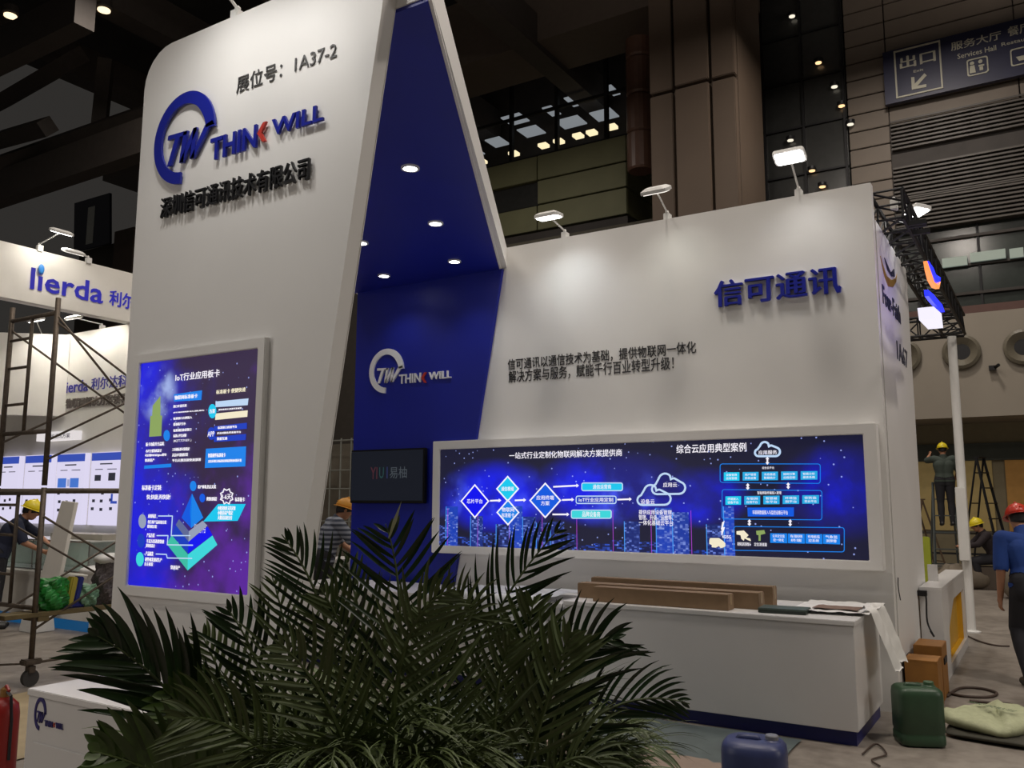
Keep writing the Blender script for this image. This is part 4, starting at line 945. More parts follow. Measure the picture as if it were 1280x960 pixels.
# white cabinet with yellow niche
YEL = mat('yellow_laminate', s2l(214, 165, 40), .5)
t = thing('white_cabinet', 'white demo counter with yellow lined opening beside the wall end', 'cabinet', (-1.0, 9.9, 0))
Xc, y0c, y1c, hc_ = -.90, 9.02, 11.5, .86
def cz(x, y): q_ = onX(x, y, Xc); return (q_.y, q_.z)
outer = [(y0c, 0), (y1c, 0), (y1c, hc_), (y0c, hc_)]
hole = [cz(1184, 835), cz(1207, 812), cz(1200, 738), cz(1194, 742), cz(1190, 760), cz(1181, 766)]
print('cab hole', hole)
box('top_panel', (-1.09, y0c, hc_-.04), (Xc, y1c, hc_), WHITE2, t, bevel=.003); box('front_panel', (-1.09, y0c, 0), (Xc, y0c+.03, hc_-.04), WHITE2, t)
box('yellow_end', (-1.06, y1c-.16, .02), (Xc-.03, y1c-.13, hc_-.05), YEL, t); box('yellow_back', (-1.0, y0c+.03, .02), (-.98, y1c-.03, hc_-.05), YEL, t); box('yellow_floor', (-1.06, y0c+.03, .08), (Xc-.03, y1c-.03, .1), YEL, t)
box('side_frame', (Xc-.03, y0c+.03, 0), (Xc, y0c+.5, hc_-.04), WHITE2, t); box('side_frame', (Xc-.03, y1c-.12, 0), (Xc, y1c, hc_-.04), WHITE2, t)
box('side_frame', (Xc-.03, y0c+.5, 0), (Xc, y1c-.12, .1), WHITE2, t); box('side_frame', (Xc-.03, y0c+.5, hc_-.2), (Xc, y1c-.12, hc_-.04), WHITE2, t)
MB().prism([(y0c+.5, hc_-.2), (y0c+1.1, hc_-.2), (y0c+.5, hc_-.42)], 'x', Xc-.03, Xc).build('gusset', WHITE2, t)
box('back_rest', (-1.09, y0c+.75, hc_), (-1.0, y0c+.80, hc_+.16), WHITE2, t)
cable('cable', 'black cable hanging on the front of the white cabinet', [(-1.07, 9.0, .80), (-1.03, 8.99, .78), (-1.03, 8.98, .55), (-.98, 8.98, .42), (-1.01, 8.98, .47)], .008, BLACK)
t = thing('junction_box', 'small dark cable clip on top corner of the white cabinet', 'clip', (-1.06, 8.96, .8), local=True); box('clip', (-.06, 0, -.02), (.04, .06, .03), DARKM, t, bevel=.004)
# ================= step ladder and things in the back right =================
def ladder(loc, rz, H_, label, m):
    t = thing('step_ladder', label, 'ladder', loc, rz, local=True)
    for s in (-1, 1):
        MB().tube([(s*.28, -.45, 0), (s*.17, 0, H_)], .03, 6).build('rail', m, t); MB().tube([(s*.28, .45, 0), (s*.17, 0, H_)], .022, 6).build('rear_rail', m, t)
    n = int(H_/.3)
    for k in range(1, n):
        f = k/n; w = .28-.11*f; y = -.45*(1-f)
        MB().box((-w, y-.04, H_*f-.012), (w, y+.04, H_*f+.012)).build('rung', m, t)
        if k % 2: MB().box((-w, -y-.015, H_*f-.012), (w, -y+.015, H_*f+.012)).build('rear_rung', m, t)
    MB().box((-.19, -.06, H_-.01), (.19, .06, H_+.02)).build('top_cap', m, t)
    return t
LADM = mat('ladder_grey', s2l(82, 88, 88), .5, metal=.4)
pl_ = dep(1180, 700, 18.0)
ladder((pl_.x+.05, pl_.y, 0), R(12), 2.05, 'grey metal step ladder with a worker standing on it', LADM)
ladder((pl_.x+.75, pl_.y+.8, 0), R(70), 2.6, 'taller dark step ladder half hidden behind the white pole', DARKM)
ladder((pl_.x-.55, pl_.y+1.2, 0), R(-60), 1.7, 'brown wooden step ladder leaning left beside the wall end', mat('ladder_wood', s2l(96, 78, 60), .7))
def shelfunit(loc, w, h, d, label, m, nm='work_table', cat='table'):
    t = thing(nm, label, cat, loc, 0, local=True)
    box('table_top', (0, 0, h-.05), (w, d, h), m, t, bevel=.004)
    for x in (0.02, w-.07):
        for y in (.02, d-.07): box('leg', (x, y, 0), (x+.05, y+.05, h-.05), DARKM, t)
    box('rail', (0, 0, h*.45), (w, .03, h*.5), DARKM, t)
    return t
q_ = onY(1165, 690, 20.5)
shelfunit((-3.0, 22.9, 0), 3.2, .95, .8, 'dark cluttered table at the far right behind the ladders', mat('dark_board', s2l(60, 56, 52), .7))
shelfunit((.2, 20.6, 0), 4.2, .92, .7, 'long pale table at far right under the ochre wall', mat('pale_board', s2l(150, 146, 138), .6))
t = thing('yellow_beam', 'yellow wrapped beam lying along the far ochre wall', 'beam', (.6, 24.5, 1.0), 0, local=True)
box('body', (-1, -.1, -.1), (5, .1, .18), mat('yellow_wrap', s2l(165, 150, 70), .5), t, bevel=.02); box('leg', (-.8, -.08, -1.0), (-.7, .08, -.1), DARKM, t); box('leg', (4.6, -.08, -1.0), (4.7, .08, -.1), DARKM, t)
blob_sack('white_bag', 'pale rumpled bag heap on floor behind the blue shirted man', (-.5, 17.5, 0), 0, .32, .3, .75, mat('pale_bag', s2l(112, 102, 88), .7, var=.2), 4)
blob_sack('white_bag', 'small pale plastic heap low between ladders and white post', (-1.5, 19.0, 0), .4, .45, .3, .4, MATS['pale_bag'], 8)
t = tag(MB().prism(rounded(-.12, 0, .12, .95, .05, 3), 'y', -.05, .05).build('lime_vest', mat('lime_cloth', s2l(160, 170, 50), .7)), 'lime yellow vest hanging right beside the side wall edge', 'vest'); t.location = onY(1155, 685, 19.3); t.location.z = .48
# ================= left neighbour booth =================
LW = mat('booth_white_left', (.80, .78, .73), .5, var=.02)
nb = thing('exhibit_booth', 'white neighbour booth at left with overhead fascia and purple blue lettering', 'booth', (-13, 7, 0))
XF = -12.0
box('fascia', (XF-.2, -1.0, 4.40), (XF, 8.2, 5.18), LW, nb, bevel=.004)
box('back_wall', (-17.5, 8.1, 0), (-11.8, 8.2, 4.40), LW, nb)
MB().prism([(-13.70, 8.09), (-16.2, 5.79), (-16.27, 5.86), (-13.77, 8.16)], 'z', 3.02, 4.38).build('upper_panel', LW, nb)
PUR = glow('lettering_purple_blue', (62, 58, 205), .55)
a_ = onX(37, 361, XF); b_ = onX(129, 365, XF); c_ = onX(38, 334, XF)
plane_text('lierda', Vector((XF, a_.y, a_.z)), Vector((XF, b_.y, c_.z)), FX, PUR, nb, name='letter', depth=.012, bold=.012, split=True)
q_ = onX(50, 337, XF); MB().ell((XF+.035, q_.y, q_.z), (.02, .045, .075), 12, 8).build('blue_drop', mat('sky_acrylic', s2l(60, 140, 220), .3), nb, smooth=True)
a_ = onX(136, 381, XF); b_ = onX(183, 381, XF); c_ = onX(138, 362, XF)
plane_text('利尔达', Vector((XF, a_.y, a_.z)), Vector((XF, b_.y, c_.z)), FX, PUR, nb, name='letter', depth=.012, bold=.012, split=True)
YLB = 8.1
ytext('lierda', (80, 492), (111, 474), YLB, mat('lettering_blue_dark', s2l(70, 68, 170), .4), nb, name='letter', depth=.008, bold=.012, split=True)
ytext('利尔达科技', (114, 488), (172, 466), YLB, MATS['lettering_blue_dark'], nb, name='letter', depth=.008, bold=.01, split=True)
ytext('物联网解决方案领导者', (83, 511), (169, 490), YLB, mat('grey_lettering', s2l(120, 112, 108), .4), nb, name='letter', depth=.02, bold=.01, split=True)
t = thing('light_box', 'small white light box sign above the row of backlit posters', 'sign', onY(72, 545, 8.0))
a_ = onY(49, 552, 8.0); b_ = onY(96, 538, 8.0)
box('body', (a_.x, 7.95, a_.z), (b_.x, 8.09, b_.z), glow('light_box_face', (235, 228, 228), .9), t)
ytext('无线通讯方案', (58, 549), (88, 541), 7.95, mat('ink', s2l(90, 85, 120), .5, var=0), t, bold=.02)
PF = glow('poster_face', (226, 220, 246), .95); PB = glow('poster_blue', (62, 88, 195), .8); INK = mat('poster_ink', s2l(90, 95, 120), .5, var=0); PP = glow('poster_photo_blue', (80, 130, 225), .8)
for i, (x0, x1, yt, yb, xb0, xb1) in enumerate(((2, 28.5, 571.5, 659, -4, 20.5), (36, 69, 569.5, 659, 28, 60.5), (76, 111, 566.5, 660, 69, 104), (119, 157, 563, 660, 113, 152))):
    a_ = onY((x0+xb0)/2, yb, 8.05); b_ = onY((x1+xb1)/2, yt, 8.05); a_.z = 1.262; b_.z = 2.385
    a_.x = onY(x0, yt, 8.05).x; b_.x = onY(x1, yt, 8.05).x
    t = thing('poster', 'backlit white poster with blue header, %s' % ('leftmost, cut by the picture edge', 'second from the left, behind the scaffold post', 'third from the left, with two blue photos', 'fourth from the left, beside the white tower')[i], 'poster', a_, group='backlit posters in the neighbour booth')
    box('light_box', (a_.x, 8.0, a_.z), (b_.x, 8.09, b_.z), PF, t, bevel=.004)
    box('header', (a_.x+.01, 7.996, b_.z-.13), (b_.x-.01, 8.0, b_.z-.01), PB, t)
    W_ = b_.x-a_.x
    def blk(u0, v0, u1, v1, m, nm='printed_block', d=.003): box(nm, (a_.x+u0*W_, 8.0-d, a_.z+v0), (a_.x+u1*W_, 8.0, a_.z+v1), m, t)
    blk(.3, .93, .7, .95, INK); blk(.15, .85, .4, .862, INK); blk(.55, .85, .85, .862, INK)
    if i == 2: blk(.08, .58, .38, .73, PP); blk(.52, .58, .82, .73, PP); blk(.42, .6, .5, .71, glow('poster_pale', (180, 185, 225), .8))
    rng = random.Random(40+i)
    for k in range(9):
        u = .12+.28*(k % 3)+rng.uniform(-.03, .03); v = .22+.13*(k//3)+rng.uniform(-.02, .02)
        if i != 2 or v < .5: blk(u, v, u+.09, v+.045, INK)
    if i == 3: blk(.72, .33, .78, .48, PB); blk(.78, .33, .92, .37, PB); blk(.15, .68, .35, .77, INK); blk(.6, .68, .82, .8, INK)
t = thing('display_counter', 'white low counter with blue base strip in the neighbour booth at left', 'counter', (-11.5, 7, 0))
box('body', (-14.6, 6.6, .13), (-10.35, 7.4, .66), LW, t, bevel=.004); box('counter_top', (-14.6, 6.58, .66), (-10.33, 7.42, .70), LW, t); 
box('base_strip', (-14.6, 6.62, 0), (-10.37, 7.38, .13), glow('blue_strip', (32, 110, 170), .35), t); box('end_panel', (-10.35, 6.62, 0), (-10.3, 7.4, .62), LW, t)
GL = mat('showcase_glass', (.55, .75, .68), .08, var=0, alpha=.35)
t = thing('glass_showcase', 'greenish glass showcase with chrome rails standing on the left counter', 'showcase', (-12.6, 7, .7))
box('back_pane', (-14.5, 7.3, .7), (-10.6, 7.32, 1.1), GL, t); box('front_pane', (-14.5, 6.72, .7), (-10.6, 6.73, 1.1), GL, t)
CH = mat('chrome', (.6, .6, .6), .2, metal=1)
for z_ in (.71, 1.1):
    for y_ in (6.72, 7.31): MB().tube([(-14.5, y_, z_), (-10.6, y_, z_)], .012, 6).build('rail', CH, t)
for x_ in (-14.5, -13.2, -11.9, -10.6): MB().tube([(x_, 6.72, .7), (x_, 6.72, 1.1)], .012, 6).build('post', CH, t)
box('top_pane', (-14.5, 6.72, 1.1), (-10.6, 7.32, 1.115), mat('showcase_top', (.6, .62, .6), .2), t)
box('shelf_board', (-11.9, 6.95, 1.115), (-10.7, 7.3, 1.19), mat('grey_board', s2l(165, 160, 150), .5), t)
t = thing('leaning_board', 'tall narrow white board leaning in front of the posters', 'board', onY(65, 700, 6.45), local=True)
p0, p1 = onY(62, 722, 6.45), onY(72, 628, 6.45); t.location = (0, 0, 0); ORG[t.name] = Vector()
MB().add([(p0.x-.25, 6.45, p0.z-.1), (p0.x+.18, 6.45, p0.z-.1), (p1.x+.27, 6.52, p1.z), (p1.x-.03, 6.52, p1.z+.02), (p0.x-.25, 6.5, p0.z-.1), (p0.x+.18, 6.5, p0.z-.1), (p1.x+.27, 6.57, p1.z), (p1.x-.03, 6.57, p1.z+.02)],
         ((0, 3, 2, 1), (4, 5, 6, 7), (0, 1, 5, 4), (1, 2, 6, 5), (2, 3, 7, 6), (3, 0, 4, 7))).build('board', LW, t, bevel=.003)
for i, (bx, by, hx, hy, lit) in enumerate(((49, 308, 77, 290, 1), (110, 323, 92, 315, 0))):
    b_ = onX(bx, by, XF); b_.z = 5.18; h_ = onX(hx, hy, XF+.45)
    flood(('lit white floodlight on the fascia of the left neighbour booth', 'folded unlit white floodlight on the fascia of the left neighbour booth')[i], b_, h_, (XF, b_.y+.1, 4.4), lit, 17 if lit else 0, (1, .93, .82), w=.15, h=.08, tilt=(-.35, 0, -1))
for i, (hx, hy, bx, by) in enumerate(((45, 400, 53, 415), (92, 397, 127, 410))):
    b_ = onY(bx, by, 8.14); b_.z = 4.40; h_ = onY(hx, hy, 7.5)
    flood(('lit floodlight hanging at the upper left inside the neighbour booth', 'white floodlight arm above the neighbour booth lettering')[i], b_, h_, (h_.x, 8.1, 3.2), i == 0, 32, (1, .93, .82), w=.15, h=.08, tilt=(0, .35, -1))
spot('floodlight_beam', (XF+.5, 4.2, 5.35), (XF, 4.2, 4.6), 18, (1, .93, .82), 130, .5)
spot('floodlight_beam', (-12.6, 7.3, 4.7), (-12.6, 8.1, 2.6), 38, (1, .93, .82), 130, .5)
# ================= scaffold =================
sf = thing('scaffold', 'rusty steel scaffold tower with cross braces standing before the left booth', 'scaffold', (-8.2, 5.4, 0))
XA, XB, Y0, Y1 = -8.62, -7.83, 4.48, 6.3
def T(name, pts, r=.021, n=10): return MB().tube(pts, r, n).build(name, STEEL, sf, smooth=True)
for Y_ in (Y0, Y1):
    for z0, z1 in ((.18, 1.76), (1.78, 3.45)):
        for X_ in (XA, XB): T('post', [(X_, Y_, z0), (X_, Y_, z1+(.09 if z0 > 1 else 0))], .024)
        T('ladder_post', [(X_+.37-.79, Y_, z0+.5), (X_+.37-.79, Y_, z1-.05)], .017)
        for z_ in (z0+.5, z1-.05): T('crossbar', [(XA, Y_, z_), (XB, Y_, z_)], .021)
        for z_ in (z0+.78, z0+1.14, z0+1.42 ): T('rung', [(XA, Y_, z_-.0), (XB-.42, Y_, z_)], .014)
    for X_ in (XA, XB):
        c_ = MB().lathe([(.05, 0), (.055, .01), (.055, .05), (.05, .06)], 16); 
        mb = MB(); mb.prism([(Y_+.07*math.cos(k*.393), .075+.07*math.sin(k*.393)) for k in range(16)], 'x', X_-.022, X_+.022); w_ = mb.build('caster_wheel', mat('rubber_grey', s2l(60, 58, 56), .7), sf, bevel=.004)
        MB().box((X_-.035, Y_-.03, .12), (X_+.035, Y_+.03, .18)).build('caster_fork', STEEL, sf, bevel=.004)
for X_ in (XA, XB):
    T('cross_brace', [(X_+.02, Y0, 3.3), (X_+.02, Y1, 2.3)], .011, 6); T('cross_brace', [(X_+.02, Y0, 2.2), (X_+.02, Y1, 3.2)], .011, 6)
    T('cross_brace', [(X_+.02, Y0, 1.5), (X_+.02, Y1, .45)], .011, 6); T('cross_brace', [(X_+.02, Y0, .5), (X_+.02, Y1, 1.5)], .011, 6)
T('cross_brace', [(XB+.02, Y0, 2.02), (XB+.02, Y1, 2.95)], .011, 6); T('cross_brace', [(XB+.02, Y0, 3.36), (XB+.02, Y0+1.1, 2.3)], .011, 6)
T('ledger', [(XB, Y0, 1.73), (XB, Y1, 1.75)], .026); T('ledger', [(XA, Y0, 1.73), (XA, Y1, 1.75)], .026)
T('tie_bar', [(XB, Y0, .2), (XB, Y1, .2)], .012, 6); T('tie_bar', [(XB, Y0, .2), (XB-.9, Y0-.6, .15)], .010, 6)
for Y_ in (Y0, Y0-.25, Y0-.35):
    pass
MB().box((XB-.05, Y0-.08, .19), (XB+.05, Y0+.08, .24)).build('clamp', STEEL, sf, bevel=.01)
pk = thing('scaffold_plank', 'worn wooden plank resting low across the scaffold', 'plank', (-7.95, 5.5, .62))
box('board', (-8.05, 4.2, .60), (-7.80, 6.4, .64), mat('worn_wood', s2l(105, 92, 60), .8, var=.2, scale=8), pk, bevel=.004); box('batten', (-8.05, 4.5, .56), (-7.80, 4.6, .60), MATS['worn_wood'], pk)
def plastic_bag(name, label, cat, c, s, m, seed, n=20, k=12, taper=.8):
    rng = random.Random(seed); t = thing(name, label, cat, c, rng.uniform(0, 1), local=True); vs = []
    for i in range(k+1):
        h = i/k
        for j in range(n):
            a = 2*math.pi*j/n; q = (math.sin(math.pi*min(1, (h+.08)))**.3 if h < .5 else 1-(1-taper)*(h-.5)*2)
            q *= 1+.12*math.sin(a*5+h*9+seed)+.08*math.sin(a*11-h*17)
            vs.append((s[0]*q*math.cos(a), s[1]*q*math.sin(a), s[2]*h*(1+.06*math.sin(a*3+seed))))
    fs = [(i*n+j, i*n+(j+1) % n, (i+1)*n+(j+1) % n, (i+1)*n+j) for i in range(k) for j in range(n)]+[tuple(range(n-1, -1, -1)), tuple(range(k*n, (k+1)*n))]
    MB().add(vs, fs).build('bag_body', m, t, smooth=False)
    return t
def px(x, y, X=-7.92): return onX(x, y, X)
b_ = px(64, 762); plastic_bag('plastic_bag', 'crumpled green plastic bag standing on the scaffold plank', 'bag', (-7.92, b_.y, .64), (.12, .15, .28), mat('green_bag', s2l(40, 128, 52), .25, var=.25, scale=14), 1)
b_ = px(83, 762); t = thing('glove_bundle', 'yellow cloth bundle between green bag and blue strap on plank', 'cloth', (-7.92, b_.y, .64), 0, local=True); MB().box((-.05, -.03, 0), (.05, .035, .29), Matrix.Rotation(R(-8), 4, 'X')).build('bundle', mat('yellow_cloth', s2l(175, 160, 60), .7), t, bevel=.012)
b_ = px(90, 760); t = thing('strap_bundle', 'dark blue folded strap standing on the scaffold plank', 'strap', (-7.92, b_.y, .64), 0, local=True); MB().box((-.05, -.025, 0), (.05, .03, .29), Matrix.Rotation(R(-10), 4, 'X')).build('strap', mat('navy_cloth', s2l(36, 44, 120), .6), t, bevel=.01); MB().box((-.06, -.12, 0), (.06, .14, .04)).build('folded_end', MATS['navy_cloth'], t, bevel=.015)
b_ = px(107, 758); plastic_bag('plastic_bag', 'small pale green and white bag on plank right of the blue strap', 'bag', (-7.92, b_.y, .64), (.1, .1, .2), mat('pale_green_bag', s2l(120, 160, 130), .4, var=.3, scale=14), 2)
b_ = px(134, 755); t = plastic_bag('woolly_sack', 'dark grey speckled sack with white cap beside the tower edge', 'sack', (-7.95, b_.y+.02, .64), (.12, .16, .44), mat('speckled_grey', s2l(95, 88, 88), .8, var=.5, scale=60), 3)
MB().ell((0, 0, .43), (.13, .17, .06), 16, 8).build('white_cap', LAMPW, t, smooth=True)
pf = onZ(116, 797); t = thing('white_stand', 'white pedestal stand with funnel head in front of left counter', 'stand', pf, 0, local=True)
MB().lathe([(.09, 0), (.09, .02), (.035, .04), (.03, .48), (.05, .5)], 16).build('pole', LAMPW, t, smooth=False)
MB().lathe([(.05, .5), (.09, .55), (.11, .72), (.1, .75), (.03, .76)], 16).build('funnel_head', LAMPW, t); MB().ell((0, .03, .8), (.18, .25, .06), 14, 8).build('cap', LAMPW, t, smooth=True)
pf = onZ(46, 789); t = thing('white_block', 'small white tapered block on floor behind the scaffold post', 'stool', pf, 0, local=True)
MB().add([(-.17, -.14, 0), (.17, -.14, 0), (.17, .14, 0), (-.17, .14, 0), (-.12, -.1, .42), (.12, -.1, .42), (.12, .1, .42), (-.12, .1, .42)], ((0, 3, 2, 1), (4, 5, 6, 7), (0, 1, 5, 4), (1, 2, 6, 5), (2, 3, 7, 6), (3, 0, 4, 7))).build('body', LAMPW, t, bevel=.01)
# ================= things seen through the gap beside the blue wall =================
q_ = dep(420, 690, 11.0)
t = thing('white_desk', 'white desk behind the booth with a striped shirt person leaning on it', 'desk', (q_.x, q_.y, 0))
box('body', (q_.x-.42, q_.y+.12, 0), (q_.x+1.0, q_.y+.5, .85), mat('desk_white', (.72, .78, .72), .5), t, bevel=.004); box('desk_top', (q_.x-.4, q_.y+.08, .85), (q_.x+1.0, q_.y+.54, .90), WHITE2, t, bevel=.004)
gw = thing('metal_rack', 'thin metal rack structure far behind the gap beside the blue wall', 'rack', (-12, 13.5, 0))
g0, g1 = onY(400, 600, 14).x, onY(438, 600, 14).x
for x_ in np.linspace(g0-.3, g1+.3, 6): MB().tube([(x_, 14, 0), (x_, 14, 3.0)], .02, 6).build('upright', mat('rack_grey', s2l(130, 132, 126), .4, metal=.5), gw)
for z_ in (1.2, 1.9, 2.3, 2.95): MB().tube([(g0-.3, 14, z_), (g1+.3, 14, z_)], .02, 6).build('rail', MATS['rack_grey'], gw)
box('glass_panel', (g0-.2, 14.3, 0), (g1+.2, 14.35, 2.9), mat('rack_backing', s2l(96, 90, 80), .6, var=.3, scale=2), gw)
hp = tag(box('hall_partition', (-24, 22.6, 0), (-8.6, 22.8, 9.8), mat('partition_olive', s2l(72, 68, 56), .7, var=.1)), 'olive brown hall partition far behind the gap beside the blue wall', 'partition')
for z_ in (3.9, 6.2, 8.0): box('ledge', (-24, 22.45, z_), (-8.6, 22.6, z_+.35), HDARK, hp)
# ================= people =================
SKIN = mat('skin', s2l(172, 124, 96), .55, var=.05); HAIR = mat('black_hair', (.012, .010, .010), .6, var=.3, scale=40); SHOE = mat('dark_shoe', (.02, .02, .02), .5)
def stripes():
    m = bpy.data.materials.new('striped_cotton'); m.use_nodes = True; nt = m.node_tree; b = nt.nodes['Principled BSDF']
    tc = nt.nodes.new('ShaderNodeTexCoord'); w = nt.nodes.new('ShaderNodeTexWave'); w.bands_direction = 'Z'; w.inputs['Scale'].default_value = 5.5
    nt.links.new(tc.outputs['Object'], w.inputs['Vector']); cr = nt.nodes.new('ShaderNodeValToRGB'); cr.color_ramp.elements[0].color = (*s2l(60, 66, 82), 1); cr.color_ramp.elements[1].color = (*s2l(140, 146, 158), 1)
    cr.color_ramp.elements[0].position = .4; cr.color_ramp.elements[1].position = .6
    nt.links.new(w.outputs['Fac'], cr.inputs[0]); nt.links.new(cr.outputs[0], b.inputs['Base Color']); b.inputs['Roughness'].default_value = .8; return m
def lerp(a, b, t): return a+(b-a)*t
def person(label, loc, rz, J, shirt, pants, helmet=None, hair=True, sleeve=.45, long_pants=True, voxel=.011):
    """J: joints in local metres, the figure faces -Y, its left is +X"""
    t = thing('person', label, 'person', loc, rz, local=True)
    J = {k: Vector(v) for k, v in J.items()}
    caps = []   # (a, b, ra, rb, tag)
    def cap(a, b, ra, rb, g): caps.append((J[a] if isinstance(a, str) else a, J[b] if isinstance(b, str) else b, ra, rb, g))
    pel, ch, nk, hd = J['pelvis'], J['chest'], J['neck'], J['head']
    ax = (ch-pel).normalized(); sx = (J['shL']-J['shR']).normalized()
    mid = lerp(pel, ch, .45)
    for s in (-1, 1):
        hp_ = pel+sx*.075*s; cap(hp_, mid+sx*.055*s, .115, .095, 'shirt'); cap(mid+sx*.055*s, ch+sx*.08*s, .095, .115, 'shirt'); cap(hp_+Vector((0, 0, .02)), hp_-ax*.05, .115, .11, 'pants')
    cap(ch+ax*.06, nk, .085, .058, 'shirt'); cap('neck', lerp(nk, hd, .5), .055, .052, 'skin')
    for L_ in 'LR':
        cap(ch+ax*.05, 'sh'+L_, .09, .062, 'shirt'); sh, el, wr = J['sh'+L_], J['el'+L_], J['wr'+L_]
        m_ = lerp(sh, el, min(1, sleeve*2)); cap(sh, m_, .062, .05 if sleeve < .5 else .046, 'shirt')
        if sleeve < .5: cap(m_, el, .048, .042, 'skin')
        cap(el, wr, .042, .028, 'skin' if sleeve <= .5 else 'shirt')
        hip, kn, an = J['hip'+L_], J['kn'+L_], J['an'+L_]
        cap(hip, kn, .098, .062, 'pants'); cap(kn, lerp(kn, an, .35), .058, .06, 'pants' if long_pants else 'skin'); cap(lerp(kn, an, .35), an, .06, .038, 'pants' if long_pants else 'skin')
        ft = J.get('ft'+L_, an+Vector((0, -.14, -.05))); cap(an+Vector((0, .03, -.035)), ft, .036, .03, 'shoe')
    # hands: palm and five separate bent fingers
    for L_ in 'LR':
        el, wr = J['el'+L_], J['wr'+L_]; d = (wr-el).normalized(); s = 1 if L_ == 'L' else -1
        side = (Vector((0, -1, 0))-d*Vector((0, -1, 0)).dot(d)); side = side.normalized() if side.length > .1 else Vector((1, 0, 0))
        pn = d.cross(side)*s
        pb = wr+d*.085
        cap(wr, lerp(wr, pb, .5)+side*.012, .026, .026, 'skin'); 
        for k, (o, ln) in enumerate(((.033, .07), (.012, .08), (-.010, .075), (-.031, .058))):
            r0 = wr+d*.075+side*o*.85; p1 = r0+d*ln*.45+side*o*.15; p2 = p1+(d*.75+pn*.6).normalized()*ln*.32; p3 = p2+(d*.3+pn*.95).normalized()*ln*.28
            cap(wr+side*o*.4, r0, .017, .013, 'skin'); cap(r0, p1, .0115, .0105, 'skin'); cap(p1, p2, .0105, .0095, 'skin'); cap(p2, p3, .0095, .008, 'skin')
        r0 = wr+d*.02+side*.02; p1 = r0+(d*.7+side*.8).normalized()*.04; p2 = p1+(d+side*.25+pn*.3).normalized()*.035; cap(r0, p1, .015, .012, 'skin'); cap(p1, p2, .012, .009, 'skin')
    # head
    fwd = J.get('face', Vector((0, -1, 0))).normalized(); hup = (hd-nk).normalized(); hup = (hup+Vector((0, 0, 1))).normalized()
    hs = hup.cross(fwd).normalized()*-1; fwd = hup.cross(hs).normalized() if hup.cross(hs).dot(fwd) > 0 else -hup.cross(hs).normalized()
    HM = Matrix((hs, fwd, hup)).transposed()   # columns: side, forward, up
    mb = MB()
    for a, b, ra, rb, g in caps:
        L_ = (b-a).length; 
        if L_ < 1e-4: continue
        mb.tube([a, lerp(a, b, .5), b], [ra, (ra+rb)/2, rb], 12); mb.ell(a, ra, 12, 8); mb.ell(b, rb, 12, 8)
    mb.ell(hd, (.074, .095, .112), 20, 14, HM.to_3x3()); 
    jaw = hd+HM @ Vector((0, .030, -.065)); mb.ell(jaw, (.052, .055, .05), 14, 10, HM.to_3x3())
    mb.tube([hd+HM @ Vector((0, .088, .02)), hd+HM @ Vector((0, .112, -.022)), hd+HM @ Vector((0, .09, -.03))], [.008, .015, .01], 8)
    for s in (-1, 1): mb.ell(hd+HM @ Vector((.076*s, -.005, -.005)), (.012, .02, .032), 8, 6, HM.to_3x3())
    me = bpy.data.meshes.new('b'); me.from_pydata(mb.v, [], mb.f); ob = bpy.data.objects.new('b', me); COL.objects.link(ob)
    rm = ob.modifiers.new('r', 'REMESH'); rm.mode = 'VOXEL'; rm.voxel_size = voxel
    sm = ob.modifiers.new('s', 'SMOOTH'); sm.factor = .5; sm.iterations = 3
    bpy.context.view_layer.update(); dgx = bpy.context.evaluated_depsgraph_get()
    me2 = bpy.data.meshes.new_from_object(ob.evaluated_get(dgx), depsgraph=dgx); bpy.data.objects.remove(ob)
    V = np.empty(len(me2.vertices)*3); me2.vertices.foreach_get('co', V); V = V.reshape(-1, 3)
    NN = np.empty(len(me2.vertices)*3); me2.vertices.foreach_get('normal', NN); NN = NN.reshape(-1, 3)
    best = np.full(len(V), 9.); lab = np.zeros(len(V), int); names = ['skin', 'shirt', 'pants', 'shoe']
    for a, b, ra, rb, g in caps:
        A = np.array(a); D = np.array(b)-A; L2 = max(D @ D, 1e-9); tt = np.clip((V-A) @ D/L2, 0, 1)
        d_ = np.linalg.norm(V-A-tt[:, None]*D, axis=1)-(ra+(rb-ra)*tt); u_ = d_ < best; best[u_] = d_[u_]; lab[u_] = names.index(g)
    hdn = np.linalg.norm(V-np.array(hd), axis=1) < .125; lab[hdn] = 0
    polys = [tuple(p.vertices) for p in me2.polygons]
    me2.name = 'body'
    body = link_mesh('body', me2, SKIN, t, smooth=True)
    def shell(tagid, off, name, m, test=None):
        fs = [f for f in polys if sum(lab[i] == tagid for i in f) >= 2]
        idx = {}; vs = []; nf = []
        for f in fs:
            for i in f:
                if i not in idx: idx[i] = len(vs); vs.append(tuple(V[i]+NN[i]*off))
            nf.append(tuple(idx[i] for i in f))
        if not vs: return
        n0 = len(vs); inner = [tuple(V[i]+NN[i]*(off*.3)) for i in idx]
        cnt = {}
        for f in nf:
            for k in range(len(f)): e = (f[k], f[(k+1) % len(f)]); cnt[tuple(sorted(e))] = cnt.get(tuple(sorted(e)), 0)+1
        rim = [(a, b, b+n0, a+n0) for (a, b), c in cnt.items() if c == 1]
        me = bpy.data.meshes.new(name); me.from_pydata(vs+inner, [], nf+rim); link_mesh(name, me, m, t, smooth=True)
    shell(2, .012, 'trousers', pants); shell(1, .018, 'shirt', shirt); shell(3, .008, 'shoes', SHOE)
